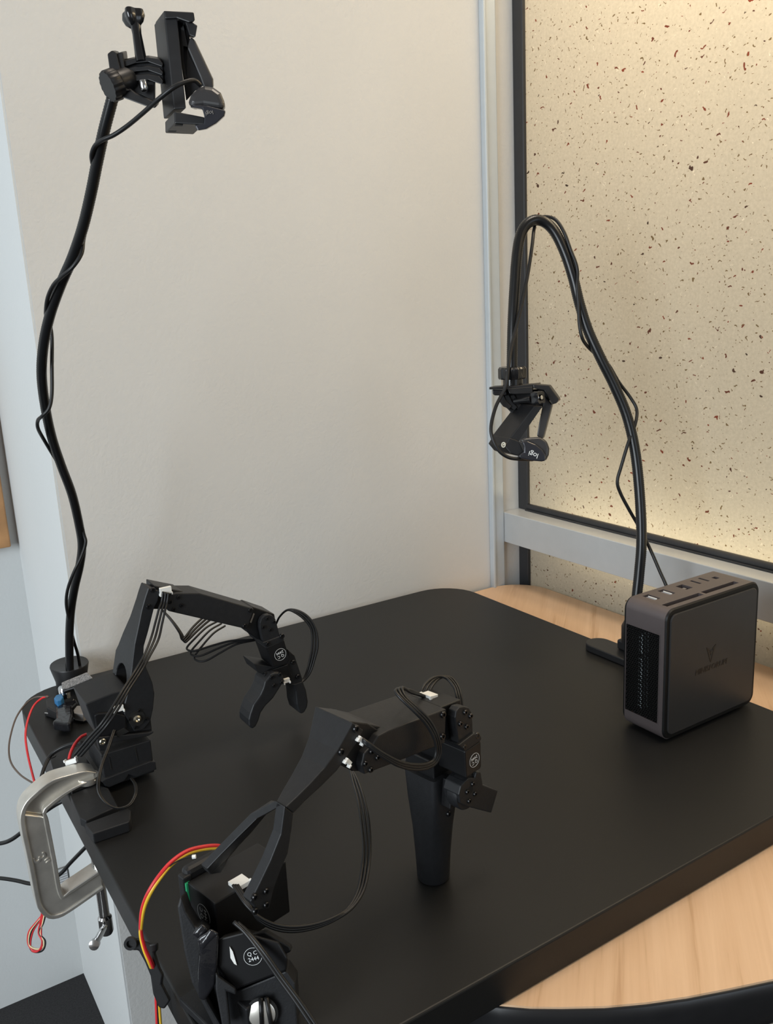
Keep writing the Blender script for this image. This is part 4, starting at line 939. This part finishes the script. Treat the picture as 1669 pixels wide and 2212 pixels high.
MB().tube([at_d(575, 2155, .4722), at_d(588, 2225, .4722)], .0013, seg=10).build('pad_bar', 'cable_black', cl, smooth=True)

# ================================================================== motor driver board with taped wires
def driver():
    C = lambda pts: zc(pts, 4.636, 0, 1400)
    t = thing('driver_board', 'taped circuit board with blue terminal beside the rear arm base', 'circuit board', at_z(150, 1535, 0))
    def up(pix, z0, z1, nm, m, bev=.0004):
        a = [at_z(x, y, z1) for x, y in pix]; return MB().prism(a, [Vector((p.x, p.y, z0)) for p in a]).build(nm, m, t, bevel=bev)
    up(C([(445, 655), (545, 620), (760, 545), (870, 600), (880, 720), (720, 690), (560, 690)]), .0004, .003, 'circuit_plate', 'plastic_black')
    up(C([(445, 648), (545, 665), (545, 655), (447, 640)]), .003, .0045, 'metal_edge', 'steel')
    up(C([(720, 695), (876, 722), (878, 714), (722, 684)]), .003, .0045, 'metal_edge', 'steel')
    up(C([(725, 545), (770, 555), (778, 545), (735, 535)]), .004, .006, 'metal_edge', 'steel')
    up(C([(460, 510), (540, 480), (640, 500), (640, 590), (560, 640), (470, 590)]), .003, .012, 'relay', 'plastic_black', .001)
    up(C([(540, 500), (560, 470), (620, 450), (635, 490), (610, 520), (570, 530)]), .010, .018, 'blue_terminal', 'blue_plastic', .0008)
    p = at_z(*C([(655, 490)])[0], .008)
    MB().lathe(p, upv, [(.0062, 0), (.0062, .011), (.0056, .012)], 24).build('capacitor', 'steel', t, smooth=35)
    up(C([(735, 620), (770, 575), (850, 575), (860, 640), (830, 665), (740, 650)]), .003, .011, 'chip', 'chip_grey', .0006)
    up(C([(555, 590), (640, 540), (720, 520), (745, 480), (775, 530), (720, 580), (725, 660), (700, 750), (640, 755), (520, 735), (560, 700)]), .004, .0135, 'tape', 'tape_black', .002)
    for pts, m, r in (([(105, 1505, .900), (92, 1505, .902), (75, 1507, .902), (55, 1521, .898), (35, 1550, .888), (23, 1588, .872), (19, 1620, .855), (24, 1648, .838), (42, 1672, .820), (65, 1688, .805), (85, 1697, .796)], 'wire_brown', .0009),
                      ([(103, 1504, .902), (88, 1510, .900), (72, 1526, .894), (60, 1556, .882), (55, 1590, .870), (60, 1630, .852), (70, 1672, .830), (79, 1706, .812)], 'wire_red', .0011),
                      ([(187, 1586, .79), (175, 1592, .785), (162, 1607, .777), (153, 1625, .768), (149, 1640, .762)], 'wire_red', .0014),
                      ([(128, 1664, .757), (124, 1675, .752), (120, 1688, .750)], 'wire_orange', .0013),
                      ([(145, 1655, .760), (135, 1664, .757), (128, 1674, .753), (124, 1684, .750)], 'cable_black', .0013)):
        MB().tube([at_d(*p) for p in pts], r, seg=8, sub=6).build('wire', m, t, smooth=True)
    connector(t, at_d(154, 1645, .758), RT*.95-DN*.3, DN*.95+RT*.3, -FW, .010, .004, .004)
    for k in range(2):
        MB().tube([at_d(*p) for p in [(200, 1606+4*k, .780), (170, 1605+4*k, .785), (140, 1612+3*k, .790), (115, 1626+3*k, .790), (102+3*k, 1642, .786), (94+2*k, 1662, .778), (88+2*k, 1685, .770), (86+2*k, 1712, .765)]], .0016 if k == 0 else .001, seg=8, sub=6).build('wire', 'cable_black', t, smooth=True)
driver()

# loose cables at the left edge and the hanging wire loop
a = MB().tube([at_d(*p) for p in [(-40, 1826, .86), (0, 1822, .85), (22, 1815, .84), (45, 1799, .832), (75, 1772, .826), (105, 1748, .82), (130, 1733, .815), (160, 1720, .815)]], .0020, seg=8).build('power_cable', 'cable_black', smooth=True)
tag(a, 'upper black power cable passing behind the C-clamp spine', 'cable')
a = MB().tube([at_d(*p) for p in [(-40, 1896, .93), (0, 1897, .92), (35, 1902, .91), (68, 1909, .90), (100, 1906, .895), (130, 1888, .89), (152, 1864, .885), (182, 1833, .87), (215, 1800, .86)]], .0020, seg=8).build('power_cable', 'cable_black', smooth=True)
tag(a, 'lower black power cable running under the board behind the C-clamp', 'cable')
hl = thing('wire_loop', 'hanging loop of red, cream and black wires below the C-clamp', 'wire', at_d(80, 2050, .80))
for k, (m, dx, dy) in enumerate((('wire_red', 0, 0), ('wire_cream', 3, -4), ('cable_black', 5, 3), ('wire_red', -3, 2))):
    q = k-1.5
    MB().tube([at_d(*p) for p in [(112+dx, 1698, .80), (88+dx, 1720, .80), (70+dx, 1765, .80), (72+dx, 1820, .80), (84+dx, 1890, .80), (93+dx, 1960, .80), (90+dx, 1990, .80), (86-q*2, 2015, .80), (92+dx+q, 2032, .798), (90+dx, 2048+dy*.5, .798), (80+dx*.6, 2054+dy, .80), (68, 2050+dy, .802), (63+q*2, 2035, .803), (67+q*3, 2012, .803), (80+q*2, 1993, .802), (92+q*2, 1978, .802), (97, 1960, .802), (88, 1890, .802)]], .0008, seg=6, sub=6).build('strand', m, hl, smooth=True)
